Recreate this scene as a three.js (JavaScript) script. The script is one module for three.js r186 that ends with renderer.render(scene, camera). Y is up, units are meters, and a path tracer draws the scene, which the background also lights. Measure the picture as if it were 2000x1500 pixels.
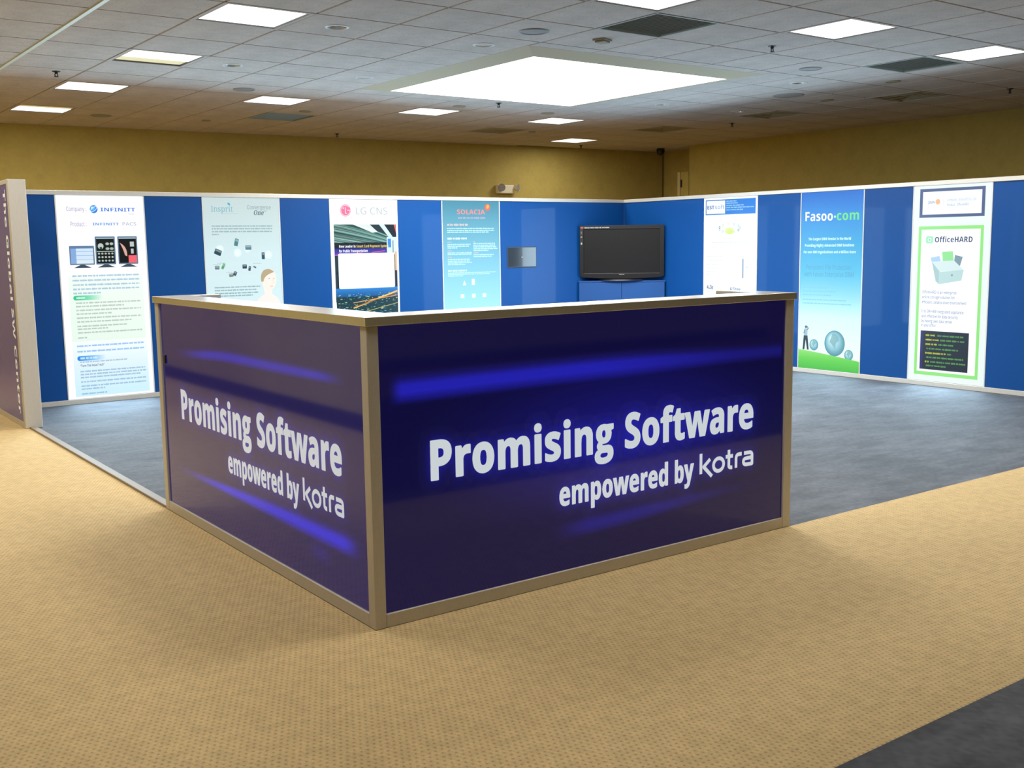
import * as THREE from 'three';
import { RectAreaLightUniformsLib } from 'three/addons/lights/RectAreaLightUniformsLib.js';
import { RoundedBoxGeometry } from 'three/addons/geometries/RoundedBoxGeometry.js';
import { mergeGeometries } from 'three/addons/utils/BufferGeometryUtils.js';
RectAreaLightUniformsLib.init();

// ---------------------------------------------------------------- camera, exposure, light levels
const scene = new THREE.Scene();
scene.background = new THREE.Color(0x000000);
const camera = new THREE.PerspectiveCamera(39.714, 4 / 3, 0.05, 80);
camera.position.set(-1.787, 1.4014, 3.3322);
camera.rotation.set(-0.1315, -0.6279, -0.0140, 'YXZ');
const renderer = new THREE.WebGLRenderer({ antialias: true });
renderer.toneMapping = THREE.LinearToneMapping;
renderer.toneMappingExposure = 1.0;
renderer.shadowMap.enabled = true;
const TROFFER = 18.5, BIG_PANEL = 14, BOX_LIGHT = 8.5;          // radiance of the fittings
const WARM = new THREE.Color().setRGB(1.0, 0.965, 0.90);        // fluorescent tubes
const COOL = new THREE.Color().setRGB(0.50, 0.78, 1.0);        // tubes inside the poster boxes

// ---------------------------------------------------------------- helpers
let seed = 7;
function rnd() { seed = (seed * 1664525 + 1013904223) >>> 0; return seed / 4294967296; }
const used = {};
function numbered(n) { const k = used[n] = (used[n] ?? -1) + 1; return k ? n + '_' + String(k).padStart(3, '0') : n; }
function bx(x0, x1, y0, y1, z0, z1) {
  const g = new THREE.BoxGeometry(x1 - x0, y1 - y0, z1 - z0); g.translate((x0 + x1) / 2, (y0 + y1) / 2, (z0 + z1) / 2); return g;
}
function rbx(x0, x1, y0, y1, z0, z1, r = 0.004) {
  const g = new RoundedBoxGeometry(x1 - x0, y1 - y0, z1 - z0, 2, r); g.translate((x0 + x1) / 2, (y0 + y1) / 2, (z0 + z1) / 2); return g;
}
function obj(name, geos, mat, parent = scene) {
  const list = (Array.isArray(geos) ? geos : [geos]).map((g) => (g.index ? g.toNonIndexed() : g));
  const g = list.length > 1 ? mergeGeometries(list) : list[0];
  const m = new THREE.Mesh(g, mat); m.name = parent === scene ? numbered(name) : name;
  m.castShadow = m.receiveShadow = true; parent.add(m); return m;
}
function thing(name, label, category, pos = [0, 0, 0], turn = 0, group) {
  const o = new THREE.Group(); o.name = numbered(name); o.position.set(...pos); o.rotation.y = turn;
  o.userData = { label, category }; if (group) o.userData.group = group; scene.add(o); return o;
}
function tag(o, label, category, group) { o.userData = { label, category }; if (group) o.userData.group = group; return o; }
function structure(name, label, geos, mat, parent) {
  const o = geos ? obj(name, geos, mat, parent) : (() => { const g = new THREE.Group(); g.name = numbered(name); scene.add(g); return g; })();
  o.userData = { kind: 'structure', label, category: name.split('_')[0] }; return o;
}
// uv in metres from position, by dominant normal
function metreUV(g) {
  const p = g.attributes.position, n = g.attributes.normal, uv = new Float32Array(p.count * 2);
  for (let i = 0; i < p.count; i++) {
    const ax = Math.abs(n.getX(i)), ay = Math.abs(n.getY(i)), az = Math.abs(n.getZ(i));
    if (ay >= ax && ay >= az) { uv[2 * i] = p.getX(i); uv[2 * i + 1] = p.getZ(i); }
    else if (ax >= az) { uv[2 * i] = p.getZ(i); uv[2 * i + 1] = p.getY(i); }
    else { uv[2 * i] = p.getX(i); uv[2 * i + 1] = p.getY(i); }
  }
  g.setAttribute('uv', new THREE.BufferAttribute(uv, 2)); return g;
}
// tiling value noise in [0,1]
function noiseGrid(n, cells, s0) {
  let s = s0; const r = () => { s = (s * 1103515245 + 12345) >>> 0; return s / 4294967296; };
  const v = new Float32Array(cells[0] * cells[1]); for (let i = 0; i < v.length; i++) v[i] = r();
  const out = new Float32Array(n * n), sm = (t) => t * t * (3 - 2 * t);
  for (let y = 0; y < n; y++) for (let x = 0; x < n; x++) {
    const fx = x / n * cells[0], fy = y / n * cells[1], x0 = Math.floor(fx), y0 = Math.floor(fy), tx = sm(fx - x0), ty = sm(fy - y0);
    const a = v[y0 * cells[0] + x0], b = v[y0 * cells[0] + (x0 + 1) % cells[0]], c = v[((y0 + 1) % cells[1]) * cells[0] + x0], d = v[((y0 + 1) % cells[1]) * cells[0] + (x0 + 1) % cells[0]];
    out[y * n + x] = (a * (1 - tx) + b * tx) * (1 - ty) + (c * (1 - tx) + d * tx) * ty;
  }
  return out;
}
function dataTex(n, fn, srgb, repeat) {
  const d = new Uint8Array(n * n * 4);
  for (let y = 0; y < n; y++) for (let x = 0; x < n; x++) { const c = fn(x, y, y * n + x), k = 4 * (y * n + x); d[k] = c[0]; d[k + 1] = c[1]; d[k + 2] = c[2]; d[k + 3] = 255; }
  const t = new THREE.DataTexture(d, n, n); t.wrapS = t.wrapT = THREE.RepeatWrapping; t.magFilter = THREE.LinearFilter; t.minFilter = THREE.LinearMipmapLinearFilter; t.generateMipmaps = true;
  if (srgb) t.colorSpace = THREE.SRGBColorSpace;
  t.repeat.set(repeat, repeat); t.needsUpdate = true; return t;
}
function canvas(w, h, draw) {
  const c = document.createElement('canvas'); c.width = w; c.height = h; draw(c.getContext('2d'), w, h);
  const t = new THREE.CanvasTexture(c); t.colorSpace = THREE.SRGBColorSpace; t.anisotropy = 8; return t;
}
const mat = (o) => new THREE.MeshPhysicalMaterial({ roughness: 0.6, metalness: 0, ...o });

// ---------------------------------------------------------------- materials
const nA = noiseGrid(256, [64, 64], 11), nB = noiseGrid(256, [16, 16], 23), nC = noiseGrid(256, [5, 5], 5), nD = noiseGrid(256, [128, 128], 91);
const nS = noiseGrid(256, [16, 52], 77), nS2 = noiseGrid(256, [5, 9], 31);
// beige loop carpet: rows of small brown dots about 2 cm apart
const carpetTex = dataTex(512, (x, y, i) => {
  const k = (y >> 1) * 256 + (x >> 1), cell = 512 / 24, row = Math.floor(y / cell), fx = ((x + (row % 2) * cell / 2) % cell) / cell - 0.5, fy = (y % cell) / cell - 0.5;
  const dot = Math.exp(-(fx * fx * 30 + fy * fy * 46)), rib = 0.5 + 0.5 * Math.cos(2 * Math.PI * fx);
  const v = 1 + 0.10 * (nD[k] - 0.5) + 0.07 * (nB[k] - 0.5) - 0.22 * dot - 0.03 * rib;
  return [209 * v, 181 * v - 3 * dot, 129 * v - 2 * dot].map((q) => Math.max(0, Math.min(255, q)));
}, true, 2);
const beigeCarpet = mat({ map: carpetTex, roughness: 0.95, sheen: 0.15, sheenRoughness: 0.8 });
// blue grey carpet with brushed streaks of pile
const blueCarpetTex = dataTex(256, (x, y, i) => {
  const v = 1 + 0.20 * (nS[i] - 0.5) + 0.26 * (nS2[i] - 0.5) + 0.22 * (nD[i] - 0.5) + 0.14 * (nB[i] - 0.5);
  return [80 * v, 83 * v, 89 * v].map((q) => Math.min(255, q));
}, true, 0.5);
const blueCarpet = mat({ map: blueCarpetTex, roughness: 0.75, sheen: 0.3, sheenRoughness: 0.5, sheenColor: new THREE.Color(0xa0a8b8) });
const aisleCarpet = mat({ map: blueCarpetTex, color: 0xf0ecea, roughness: 0.9 });
const wallTex = dataTex(256, (x, y, i) => { const v = 1 + 0.05 * (nB[i] - 0.5) + 0.04 * (nA[i] - 0.5); return [186 * v, 165 * v, 88 * v]; }, true, 0.5);
const wallBump = dataTex(256, (x, y, i) => { const v = 128 + 90 * (nA[i] - 0.5) + 60 * (nD[i] - 0.5); return [v, v, v]; }, false, 2);
const wallPaint = mat({ map: wallTex, bumpMap: wallBump, bumpScale: 0.0006, roughness: 0.8 });
const tileTex = dataTex(256, (x, y, i) => { const v = (nD[i] > 0.86 ? 0.86 : 1) + 0.05 * (nB[i] - 0.5) + 0.05 * (nC[i] - 0.5); return [193 * v, 181 * v, 173 * v]; }, true, 1);
const tileMats = [1, 0.975, 1.02].map((k) => mat({ map: tileTex, color: new THREE.Color(k, k, k * 0.995), roughness: 0.95 }));
const gridMat = mat({ color: 0x8f887a, roughness: 0.6 });
const runnerMat = mat({ color: 0xd5dccb, roughness: 0.5 });
const plasterMat = mat({ color: 0xb8b2a8, roughness: 0.9 });
const darkTrim = mat({ color: 0x1d1d22, roughness: 0.5 });
const brushTex = dataTex(256, (x, y, i) => { const v = 1 + 0.02 * (nS[(x * 256 + y) % 65536] - 0.5) + 0.03 * (nD[i] - 0.5); return [208 * v, 203 * v, 194 * v]; }, true, 3);
const alu = mat({ map: brushTex, metalness: 0.25, roughness: 0.42 });
const aluTop = mat({ map: brushTex, metalness: 0.75, roughness: 0.28 });
const bluePanel = mat({ color: new THREE.Color().setRGB(0.003, 0.066, 0.270), roughness: 0.45, specularIntensity: 0.35, clearcoat: 0.12, clearcoatRoughness: 0.04 });
const blueLaminate = mat({ color: new THREE.Color().setRGB(0.006, 0.078, 0.29), roughness: 0.55 });
const blackPlastic = mat({ color: 0x16151a, roughness: 0.35 });
const blackGlass = mat({ color: 0x1a191c, roughness: 0.28 });
const whitePlastic = mat({ color: 0xe6dcc0, roughness: 0.5 });
const greyPlastic = mat({ color: 0x8d8883, roughness: 0.6 });
const chrome = mat({ color: 0xd8dadc, metalness: 1, roughness: 0.12 });

// ---------------------------------------------------------------- room shell
const HC = 2.8735, TH = 0.0113, CELL = 0.6096, G0 = [1.0616, -3.3871];
const W = 7.328, D = 6.776, HW = 1.924;                        // inside of the booth: right wall x, back wall -z, height
const at = (i, j) => [G0[0] + CELL * (i * Math.cos(TH) + j * Math.sin(TH)), G0[1] + CELL * (-i * Math.sin(TH) + j * Math.cos(TH))];

// floors: beige carpet, booth carpet, carpet across the aisle
const floor = structure('floor', 'carpeted floor of the hall', null);
const slab = (x0, x1, z0, z1, y, t) => metreUV(bx(x0, x1, y - t, y, z0, z1));
obj('beige_carpet', [slab(-6.6, 7.47, 0, 1.66, 0, 0.1), slab(-6.6, 0.0, -11.2, 0, 0, 0.1), slab(0, 12, -11.2, -D - 0.14, 0, 0.1), slab(W + 0.14, 12, -D - 0.14, 0, 0, 0.1), slab(7.47, 12, 0, 1.66, 0, 0.1), slab(-6.6, 12, 5.2, 7.2, 0, 0.1)], beigeCarpet, floor).userData = { label: 'beige loop carpet with rows of small dots' };
obj('blue_carpet', slab(0, W + 0.14, -D - 0.14, 0, 0, 0.1), blueCarpet, floor).userData = { label: 'streaky blue grey carpet inside the booth' };
obj('aisle_carpet', slab(-6.6, 12, 1.66, 5.2, 0, 0.1), aisleCarpet, floor).userData = { label: 'dark blue grey carpet in front of the beige carpet' };

// back wall runs from (0.87,-10.40) to (10.86,-9.79)
const backTurn = Math.atan2(0.61, 9.99);
{
  const w = structure('wall_back', 'beige painted wall of the hall behind the booth', metreUV(bx(-4, 10.05, 0, HC + 0.3, -0.15, 0)), wallPaint);
  w.position.set(0.87, 0, -10.40); w.rotation.y = -backTurn;
}
structure('wall_right', 'beige painted right hand wall of the hall', metreUV(bx(10.45, 10.65, 0, HC + 0.3, -8.72, 7.2)), wallPaint);
structure('wall_recess', 'beige wall set back in the far corner', metreUV(bx(10.95, 11.1, 0, HC + 0.3, -9.95, -8.3)), wallPaint);
structure('wall_recess_end', 'short wall closing the corner recess', metreUV(bx(10.65, 11.1, 0, HC + 0.3, -8.45, -8.3)), wallPaint);
{ // door lining that stands a little past the end of the right wall
  const d = structure('door_1', 'beige door lining at the far end of the right wall', null);
  obj('door_lining', metreUV(rbx(10.44, 10.64, 0, 2.48, -8.95, -8.724, 0.004)), wallPaint, d);
  obj('door_edge', rbx(10.425, 10.438, 0, 2.48, -8.955, -8.90, 0.002), mat({ color: 0xcdb984, roughness: 0.6 }), d);
  obj('strike_plate', rbx(10.425, 10.437, 2.24, 2.36, -8.885, -8.865, 0.002), darkTrim, d);
}
structure('wall_left', 'beige wall along the passage left of the booth', metreUV(bx(-2.1, -1.95, 0, HC + 0.3, -10.75, -3.0)), wallPaint);
structure('wall_left_return', 'beige wall of the hall to the left', metreUV(bx(-6.6, -2.1, 0, HC + 0.3, -3.15, -3.0)), wallPaint);
structure('wall_far_left', 'beige end wall of the hall', metreUV(bx(-6.6, -6.45, 0, HC + 0.3, -3.0, 7.2)), wallPaint);
structure('wall_front', 'beige wall behind the camera', metreUV(bx(-6.6, 10.65, 0, HC + 0.3, 7.05, 7.2)), wallPaint);
structure('baseboard_left', 'dark base along the passage wall', rbx(-1.948, -1.93, 0, 0.13, -10.1, -3.0, 0.003), darkTrim);
structure('baseboard_front', 'dark base along the wall behind the camera', rbx(-6.4, 10.4, 0, 0.13, 7.03, 7.048, 0.003), darkTrim);

// ---------------------------------------------------------------- ceiling: lattice of 2 x 2 ft tiles
const LIGHTS = [[0, 0], [0, -3], [0, -6], [0, -9], [3, -6], [6, -6], [9, -6], [12, -9], [3, 3], [6, 3], [9, 3],
  [0, 3], [-3, 3], [-3, 0], [-3, -3], [0, 6], [-3, 6], [3, 6], [6, 6], [9, 6], [-3, -6], [-3, -9]];  // this row is out of view, added to brighten carpet and back wall
const DOWN = [[1, 0], [1, -3], [3, 0], [3, -3], [9, 0], [9, -3], [11, -3]];
const VENTS = [[4, 2], [9, 2], [4, -8], [9, -8], [12, -6], [12, -3], [12, 0]];
const BIG = [5.65, -1.9], BIG_OUT = 2.17, BIG_IN = 1.81;
const taken = new Set([...LIGHTS, ...VENTS].map(String));
const ceiling = structure('ceiling', 'suspended ceiling of square acoustic tiles', null);
{
  const frustum = (h0, h1, t) => { // bottom half width h0 at y=0, top half width h1 at y=t
    const g = new THREE.CylinderGeometry(h1 * Math.SQRT2, h0 * Math.SQRT2, t, 4, 1); g.rotateY(Math.PI / 4); g.translate(0, t / 2, 0);
    const f = g.toNonIndexed(); f.computeVertexNormals(); return metreUV(f);
  };
  const tileGeo = frustum(0.2945, 0.3015, 0.012), cut = (w, d, ox, oz) => metreUV(bx(-w / 2 + ox, w / 2 + ox, 0, 0.012, -d / 2 + oz, d / 2 + oz));
  const hs = new THREE.Shape([[-1, -1], [1, -1], [1, 1], [-1, 1]].map(([a, b]) => new THREE.Vector2(a * 0.297, b * 0.297))), hp = new THREE.Path(); hp.absarc(0, 0, 0.072, 0, Math.PI * 2, true); hs.holes.push(hp);
  const holeGeo = metreUV(new THREE.ExtrudeGeometry(hs, { depth: 0.012, bevelEnabled: false, curveSegments: 12 }).rotateX(Math.PI / 2).translate(0, 0.012, 0));
  camera.updateMatrixWorld(); camera.updateProjectionMatrix();
  const tiles = [], v = new THREE.Vector3(), b0 = BIG[0] - BIG_OUT, b1 = BIG[0] + BIG_OUT, c0 = BIG[1] - BIG_OUT, c1 = BIG[1] + BIG_OUT;
  for (let i = -13; i <= 17; i++) for (let j = -12; j <= 17; j++) {
    if (taken.has(String([i, j]))) continue;
    const [x, z] = at(i, j);
    const zb = -10.40 + (x - 0.87) * Math.tan(backTurn);
    if (z < zb - 0.2 || x > 11.2 || (x > 10.8 && z > -8.2) || x < -6.7 || z > 7.3) continue;
    if (x < -2.3 && z < -3.4) continue;
    // pieces of the tile outside the luminous panel
    const x0 = i - 0.5, x1 = i + 0.5, z0 = j - 0.5, z1 = j + 0.5;
    let parts = null;
    if (x1 > b0 && x0 < b1 && z1 > c0 && z0 < c1) {
      parts = [];
      const ex0 = Math.max(x0, b0), ex1 = Math.min(x1, b1);
      if (x0 < b0) parts.push([x0, b0, z0, z1]);
      if (x1 > b1) parts.push([b1, x1, z0, z1]);
      if (z0 < c0) parts.push([ex0, ex1, z0, c0]);
      if (z1 > c1) parts.push([ex0, ex1, c1, z1]);
      if (!parts.length) continue;
    }
    v.set(x, HC, z).project(camera);
    const inView = v.z < 1 && v.z > -1 && Math.abs(v.x) < 1.06 && Math.abs(v.y) < 1.1;
    let geo = DOWN.some(([a, b]) => a === i && b === j) ? holeGeo : tileGeo;
    if (parts) { const gs = parts.map(([p, q, r, s]) => cut((q - p) * CELL - 0.008, (s - r) * CELL - 0.008, ((p + q) / 2 - i) * CELL, ((r + s) / 2 - j) * CELL).toNonIndexed()); geo = gs.length > 1 ? mergeGeometries(gs) : gs[0]; }
    tiles.push({ x, z, geo, inView, d: Math.hypot(x - camera.position.x, z - camera.position.z) });
  }
  tiles.sort((a, b) => (b.inView - a.inView) || a.d - b.d);
  const rest = [];
  tiles.forEach((t, k) => {
    if (k < 300 && t.inView) {
      const m = new THREE.Mesh(t.geo, tileMats[Math.floor(rnd() * 3)]); m.name = 'ceiling_tile'; m.position.set(t.x, HC, t.z); m.rotation.y = TH;
      m.castShadow = m.receiveShadow = true; ceiling.add(m);
    } else rest.push(t.geo.clone().rotateY(TH).translate(t.x, HC, t.z));
  });
  console.log('tiles in view', tiles.filter((t) => t.inView).length, 'rest', rest.length);
  if (rest.length) obj('ceiling_tile_field', rest.map((g) => (g.index ? g.toNonIndexed() : g)), tileMats[0], ceiling).userData = { kind: 'stuff', label: 'remaining acoustic tiles out of view' };
  // T bars seen in the joints
  const bars = [];
  for (let i = -13; i <= 18; i++) { const g = bx(-0.012, 0.012, 0.0125, 0.03, -19 * CELL, 19 * CELL); const [x, z] = at(i - 0.5, 3); bars.push(g.rotateY(TH).translate(x, HC, z)); }
  for (let j = -12; j <= 18; j++) { const g = bx(-18 * CELL, 18 * CELL, 0.0125, 0.03, -0.012, 0.012); const [x, z] = at(2.5, j - 0.5); bars.push(g.rotateY(TH).translate(x, HC, z)); }
  obj('grid_bars', bars, gridMat, ceiling).userData = { kind: 'stuff', label: 'thin grid bars between the tiles' };
  const [rx, rz] = at(-1.5, 2);
  obj('main_runner', bx(-0.014, 0.014, -0.008, 0.012, -15 * CELL, 14 * CELL).rotateY(TH).translate(rx, HC, rz), runnerMat, ceiling).userData = { label: 'pale metal runner along the left of the ceiling' };
  obj('roof_deck', bx(-7, 12, 0.22, 0.3, -11.4, 7.4).translate(0, HC, 0), plasterMat, ceiling);
}

// ---------------------------------------------------------------- ceiling fittings
function areaLight(x, y, z, w, d, color, power, turn, parent, target) {
  const l = new THREE.RectAreaLight(color, power, w, d); l.position.set(x, y, z); l.castShadow = true;
  scene.add(l); l.lookAt(...target); if (turn) l.rotateZ(turn); return l;
}
const lensMat = mat({ color: 0xf4f2ea, emissive: 0xfffaf0, emissiveIntensity: 1.6, roughness: 0.5 });
const glowingReflectorMat = mat({ color: 0xe0d2a6, emissive: 0xe6d29a, emissiveIntensity: 0.42, roughness: 0.5 });  // no lamp itself: lamp light on the strip put in as faint glow
const frameMat = mat({ color: 0x55555a, roughness: 0.5 });
const lightNames = {
  '0,0': 'square ceiling light nearest the top left, above the passage', '0,-3': 'square ceiling light with a dim beige strip along its far edge',
  '0,-6': 'square ceiling light third along the left hand row', '0,-9': 'square ceiling light with a dim near half by the back wall, farthest left',
  '3,-6': 'square ceiling light in front of the dark return grille at the back left', '6,-6': 'square ceiling light behind the left corner of the big luminous panel',
  '9,-6': 'square ceiling light just behind the far corner of the big luminous panel', '12,-9': 'square ceiling light closest to the back wall, above the emergency lamp',
  '3,3': 'square ceiling light cut by the top edge, next to a dark grille', '6,3': 'square ceiling light alone between the sprinkler and the top right',
  '9,3': 'square ceiling light at the right edge, touching a dark grille',
};
for (const [i, j] of LIGHTS) {
  const [x, z] = at(i, j), key = i + ',' + j;
  const t = thing('ceiling_light', lightNames[key] || 'unseen square ceiling light added out of the picture to brighten the room', 'light', [x, HC, z], TH, 'recessed square ceiling lights');
  const h = CELL / 2, a = 0.275;
  obj('frame', [bx(-h, h, -0.002, 0.014, -h, -a), bx(-h, h, -0.002, 0.014, a, h), bx(-h, -a, -0.002, 0.014, -a, a), bx(a, h, -0.002, 0.014, -a, a)], tileMats[0], t);
  obj('gasket', [bx(-a, a, 0.0, 0.02, -a, -a + 0.008), bx(-a, -a + 0.008, 0, 0.02, -a, a), bx(a - 0.008, a, 0, 0.02, -a, a), bx(-a, a, 0, 0.02, a - 0.008, a)], frameMat, t);
  obj('housing', [bx(-h, h, 0.10, 0.12, -h, h), bx(-h, -h + 0.01, 0.014, 0.10, -h, h), bx(h - 0.01, h, 0.014, 0.10, -h, h), bx(-h, h, 0.014, 0.10, -h, -h + 0.01), bx(-h, h, 0.014, 0.10, h - 0.01, h)], plasterMat, t);
  let z0 = -a + 0.008, z1 = a - 0.008;
  if (key === '0,-3') z0 = -a + 0.20;
  if (key === '0,-9') z1 = a - 0.20;
  const b = a - 0.008;
  obj('lens', bx(-b, b, 0.006, 0.014, z0, z1), lensMat, t);
  if (z0 > -a + 0.1) obj('reflector', bx(-b, b, 0.01, 0.016, -b, z0), glowingReflectorMat, t);
  if (z1 < a - 0.1) obj('reflector', bx(-b, b, 0.01, 0.016, z1, b), glowingReflectorMat, t);
  areaLight(x, HC - 0.004, z + (z0 + z1) / 2, 2 * b, z1 - z0, WARM, TROFFER, TH, null, [x, 0, z + (z0 + z1) / 2]);
}
{ // luminous panel in a sloping beige surround
  const [x, z] = at(...BIG), so = BIG_OUT * CELL, si = BIG_IN * CELL, dr = 0.03;
  const t = thing('luminous_ceiling_panel', 'very large glowing square panel in the middle of the ceiling', 'light', [x, HC, z], TH);
  const q = (a, b) => { const r = []; for (const [sx, sz] of [[-1, -1], [1, -1], [1, 1], [-1, 1]]) r.push([sx * a, b, sz * a]); return r; };
  const o = q(so, 0.0), n = q(si, -dr), pos = [];
  for (let k = 0; k < 4; k++) { const m = (k + 1) % 4; for (const p of [o[k], o[m], n[m], o[k], n[m], n[k]]) pos.push(...p); }
  const g = new THREE.BufferGeometry(); g.setAttribute('position', new THREE.Float32BufferAttribute(pos, 3)); g.computeVertexNormals(); metreUV(g);
  obj('surround', g, mat({ color: 0xb9a98c, roughness: 0.8, side: THREE.DoubleSide }), t);
  obj('diffuser', bx(-si, si, -dr, -dr + 0.006, -si, si), lensMat, t);
  obj('housing', [bx(-so, so, 0.14, 0.16, -so, so), bx(-so, -so + 0.01, 0, 0.14, -so, so), bx(so - 0.01, so, 0, 0.14, -so, so), bx(-so, so, 0, 0.14, -so, -so + 0.01), bx(-so, so, 0, 0.14, so - 0.01, so)], plasterMat, t);
  areaLight(x, HC - dr - 0.004, z, 2 * si, 2 * si, WARM, BIG_PANEL, TH, null, [x, 0, z]);
}
const darkGrille = mat({ color: 0xa0a59e, roughness: 0.7 }), tanGrille = mat({ color: 0x9a9078, roughness: 0.7 });
const ventNames = { '4,2': 'dark ventilation grille beside the light at the top edge', '9,2': 'dark ventilation grille beside the light at the right edge', '4,-8': 'dark ventilation grille near the back wall on the left', '9,-8': 'tan air diffuser left of the light closest to the back wall', '12,-6': 'tan air diffuser at the back right, above the television corner', '12,-3': 'tan air diffuser second from the right along the right wall', '12,0': 'tan air diffuser farthest right, near the right wall' };
for (const [i, j] of VENTS) {
  const [x, z] = at(i, j), dark = i !== 12 && !(i === 9 && j === -8);
  const t = thing('air_vent', ventNames[i + ',' + j], 'vent', [x, HC, z], TH, 'square ceiling vents');
  const m = dark ? darkGrille : tanGrille, h = CELL / 2, a = 0.285;
  obj('frame', [bx(-h, h, -0.003, 0.014, -h, -a), bx(-h, h, -0.003, 0.014, a, h), bx(-h, -a, -0.003, 0.014, -a, a), bx(a, h, -0.003, 0.014, -a, a)], dark ? darkGrille : tileMats[1], t);
  obj('back_plate', bx(-h, h, 0.03, 0.05, -h, h), dark ? mat({ color: 0x7c807b, roughness: 0.8 }) : tanGrille, t);
  const louvres = [];
  if (dark) for (let k = 0; k < 19; k++) { const g = bx(-a, a, -0.002, 0.002, -0.012, 0.012); g.rotateX(0.25); louvres.push(g.translate(0, 0.01, -a + (k + 0.5) * 2 * a / 19)); }
  else for (let k = 0; k < 4; k++) { const s = a * (1 - k * 0.24), w = 0.045; louvres.push(bx(-s, s, 0.002 + k * 0.002, 0.008 + k * 0.002, -s, -s + w), bx(-s, s, 0.002 + k * 0.002, 0.008 + k * 0.002, s - w, s), bx(-s, -s + w, 0.002 + k * 0.002, 0.008 + k * 0.002, -s + w, s - w), bx(s - w, s, 0.002 + k * 0.002, 0.008 + k * 0.002, -s + w, s - w)); }
  obj('louvres', louvres, m, t);
}
// round recessed downlights, unlit chrome reflectors
const ringMat = mat({ color: 0xcfcac2, roughness: 0.5 });
[[1, 0, 'nearest the left row of square lights'], [1, -3, 'beside the light with the dim strip'], [3, 0, 'left of the near corner of the luminous panel'], [3, -3, 'left of the left corner of the luminous panel'],
  [9, 0, 'right of the luminous panel, toward the right wall'], [9, -3, 'behind the right side of the luminous panel'], [11, -3, 'next to the tan diffuser on the right']].forEach(([i, j, where]) => {
  const [x, z] = at(i, j), t = thing('downlight', 'round chrome downlight, switched off, ' + where, 'downlight', [x, HC, z], 0, 'round chrome downlights');
  const lathe = (pts) => new THREE.LatheGeometry(pts.map(([r, y]) => new THREE.Vector2(r, y)), 40);
  obj('trim_ring', lathe([[0.066, 0.0], [0.070, -0.006], [0.082, -0.004], [0.086, 0.002]]), ringMat, t);
  obj('reflector', lathe([[0.066, 0.0], [0.060, 0.035], [0.045, 0.07], [0.028, 0.085], [0, 0.088]]), mat({ color: 0xd8dadc, metalness: 1, roughness: 0.3, side: THREE.DoubleSide }), t);
});
// round speakers and sensor discs
[[3, 1, 0.105, 'large grey speaker disc near the top, right of the downlights'], [10, -1, 0.155, 'largest grey speaker disc on the bluish ceiling to the right'], [2, -5, 0.10, 'grey speaker disc left of the luminous panel, near the back lights'],
  [8, 1, 0.095, 'grey speaker disc right of the luminous panel, toward the dark grille'], [10.15, 0.9, 0.068, 'small tan disc beside the dark grille on the right'], [8, -5, 0.075, 'small grey disc behind the far corner of the luminous panel'],
  [6, -5, 0.07, 'small grey disc beside the light behind the left panel corner'], [4, -7, 0.065, 'small tan disc above the dark grille at the back left'], [11.1, -1.05, 0.07, 'small grey disc between the big speaker disc and the tan diffusers'], [1.1, -9.4, 0.11, 'grey speaker disc near the back wall at far left'],
  [3, -9.2, 0.05, 'tiny round sensor near the back wall on the left'], [9.8, -7.8, 0.05, 'tiny round sensor beside the tan diffuser near the back wall']].forEach(([i, j, r, label]) => {
  const [x, z] = at(i, j), t = thing('ceiling_speaker', label, 'speaker', [x, HC, z], 0, 'round ceiling discs');
  obj('rim', new THREE.LatheGeometry([[r * 0.86, -0.004], [r * 0.9, -0.009], [r, -0.006], [r * 1.03, 0.001]].map((p) => new THREE.Vector2(...p)), 36), r > 0.09 ? greyPlastic : tanGrille, t);
  obj('grille', new THREE.LatheGeometry([[0, -0.007], [r * 0.4, -0.0065], [r * 0.86, -0.004]].map((p) => new THREE.Vector2(...p)), 36), r > 0.09 ? greyPlastic : tanGrille, t);
});
{
  const [x, z] = at(4, 1.05), t = thing('smoke_detector', 'small square tan detector box near the dark grille at the top', 'detector', [x, HC, z], 0.35);
  obj('base', rbx(-0.06, 0.06, -0.012, 0.002, -0.05, 0.05, 0.003), tanGrille, t);
  obj('cover', rbx(-0.048, 0.048, -0.026, -0.012, -0.04, 0.04, 0.006), tanGrille, t);
}
[[6.12, 1.87, 'in front of the luminous panel toward the top right'], [-0.82, -4.71, 'at the far left beside the row of lights'], [6.3, -10.2, 'by the back wall above the poster with the train'], [12.42, -4.4, 'between the two tan diffusers at the right'], [12.6, 1.45, 'at the far right edge of the ceiling'], [6.35, -4.3, 'behind the left edge of the luminous panel'], [12.9, -9.8, 'by the back wall just behind the last light']].forEach(([i, j, where]) => {
  const [x, z] = at(i, j), t = thing('sprinkler', 'small dark fire sprinkler ' + where, 'sprinkler', [x, HC, z], 0, 'fire sprinklers');
  obj('escutcheon', new THREE.LatheGeometry([[0, -0.006], [0.03, -0.005], [0.034, 0.001]].map((p) => new THREE.Vector2(...p)), 20), darkTrim, t);
  obj('head', [new THREE.CylinderGeometry(0.014, 0.012, 0.016, 12).translate(0, -0.012, 0), new THREE.TorusGeometry(0.012, 0.004, 6, 14).translate(0, -0.03, 0)], darkTrim, t);
  obj('deflector', new THREE.CylinderGeometry(0.02, 0.017, 0.004, 16).translate(0, -0.044, 0), darkTrim, t);
});
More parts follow.
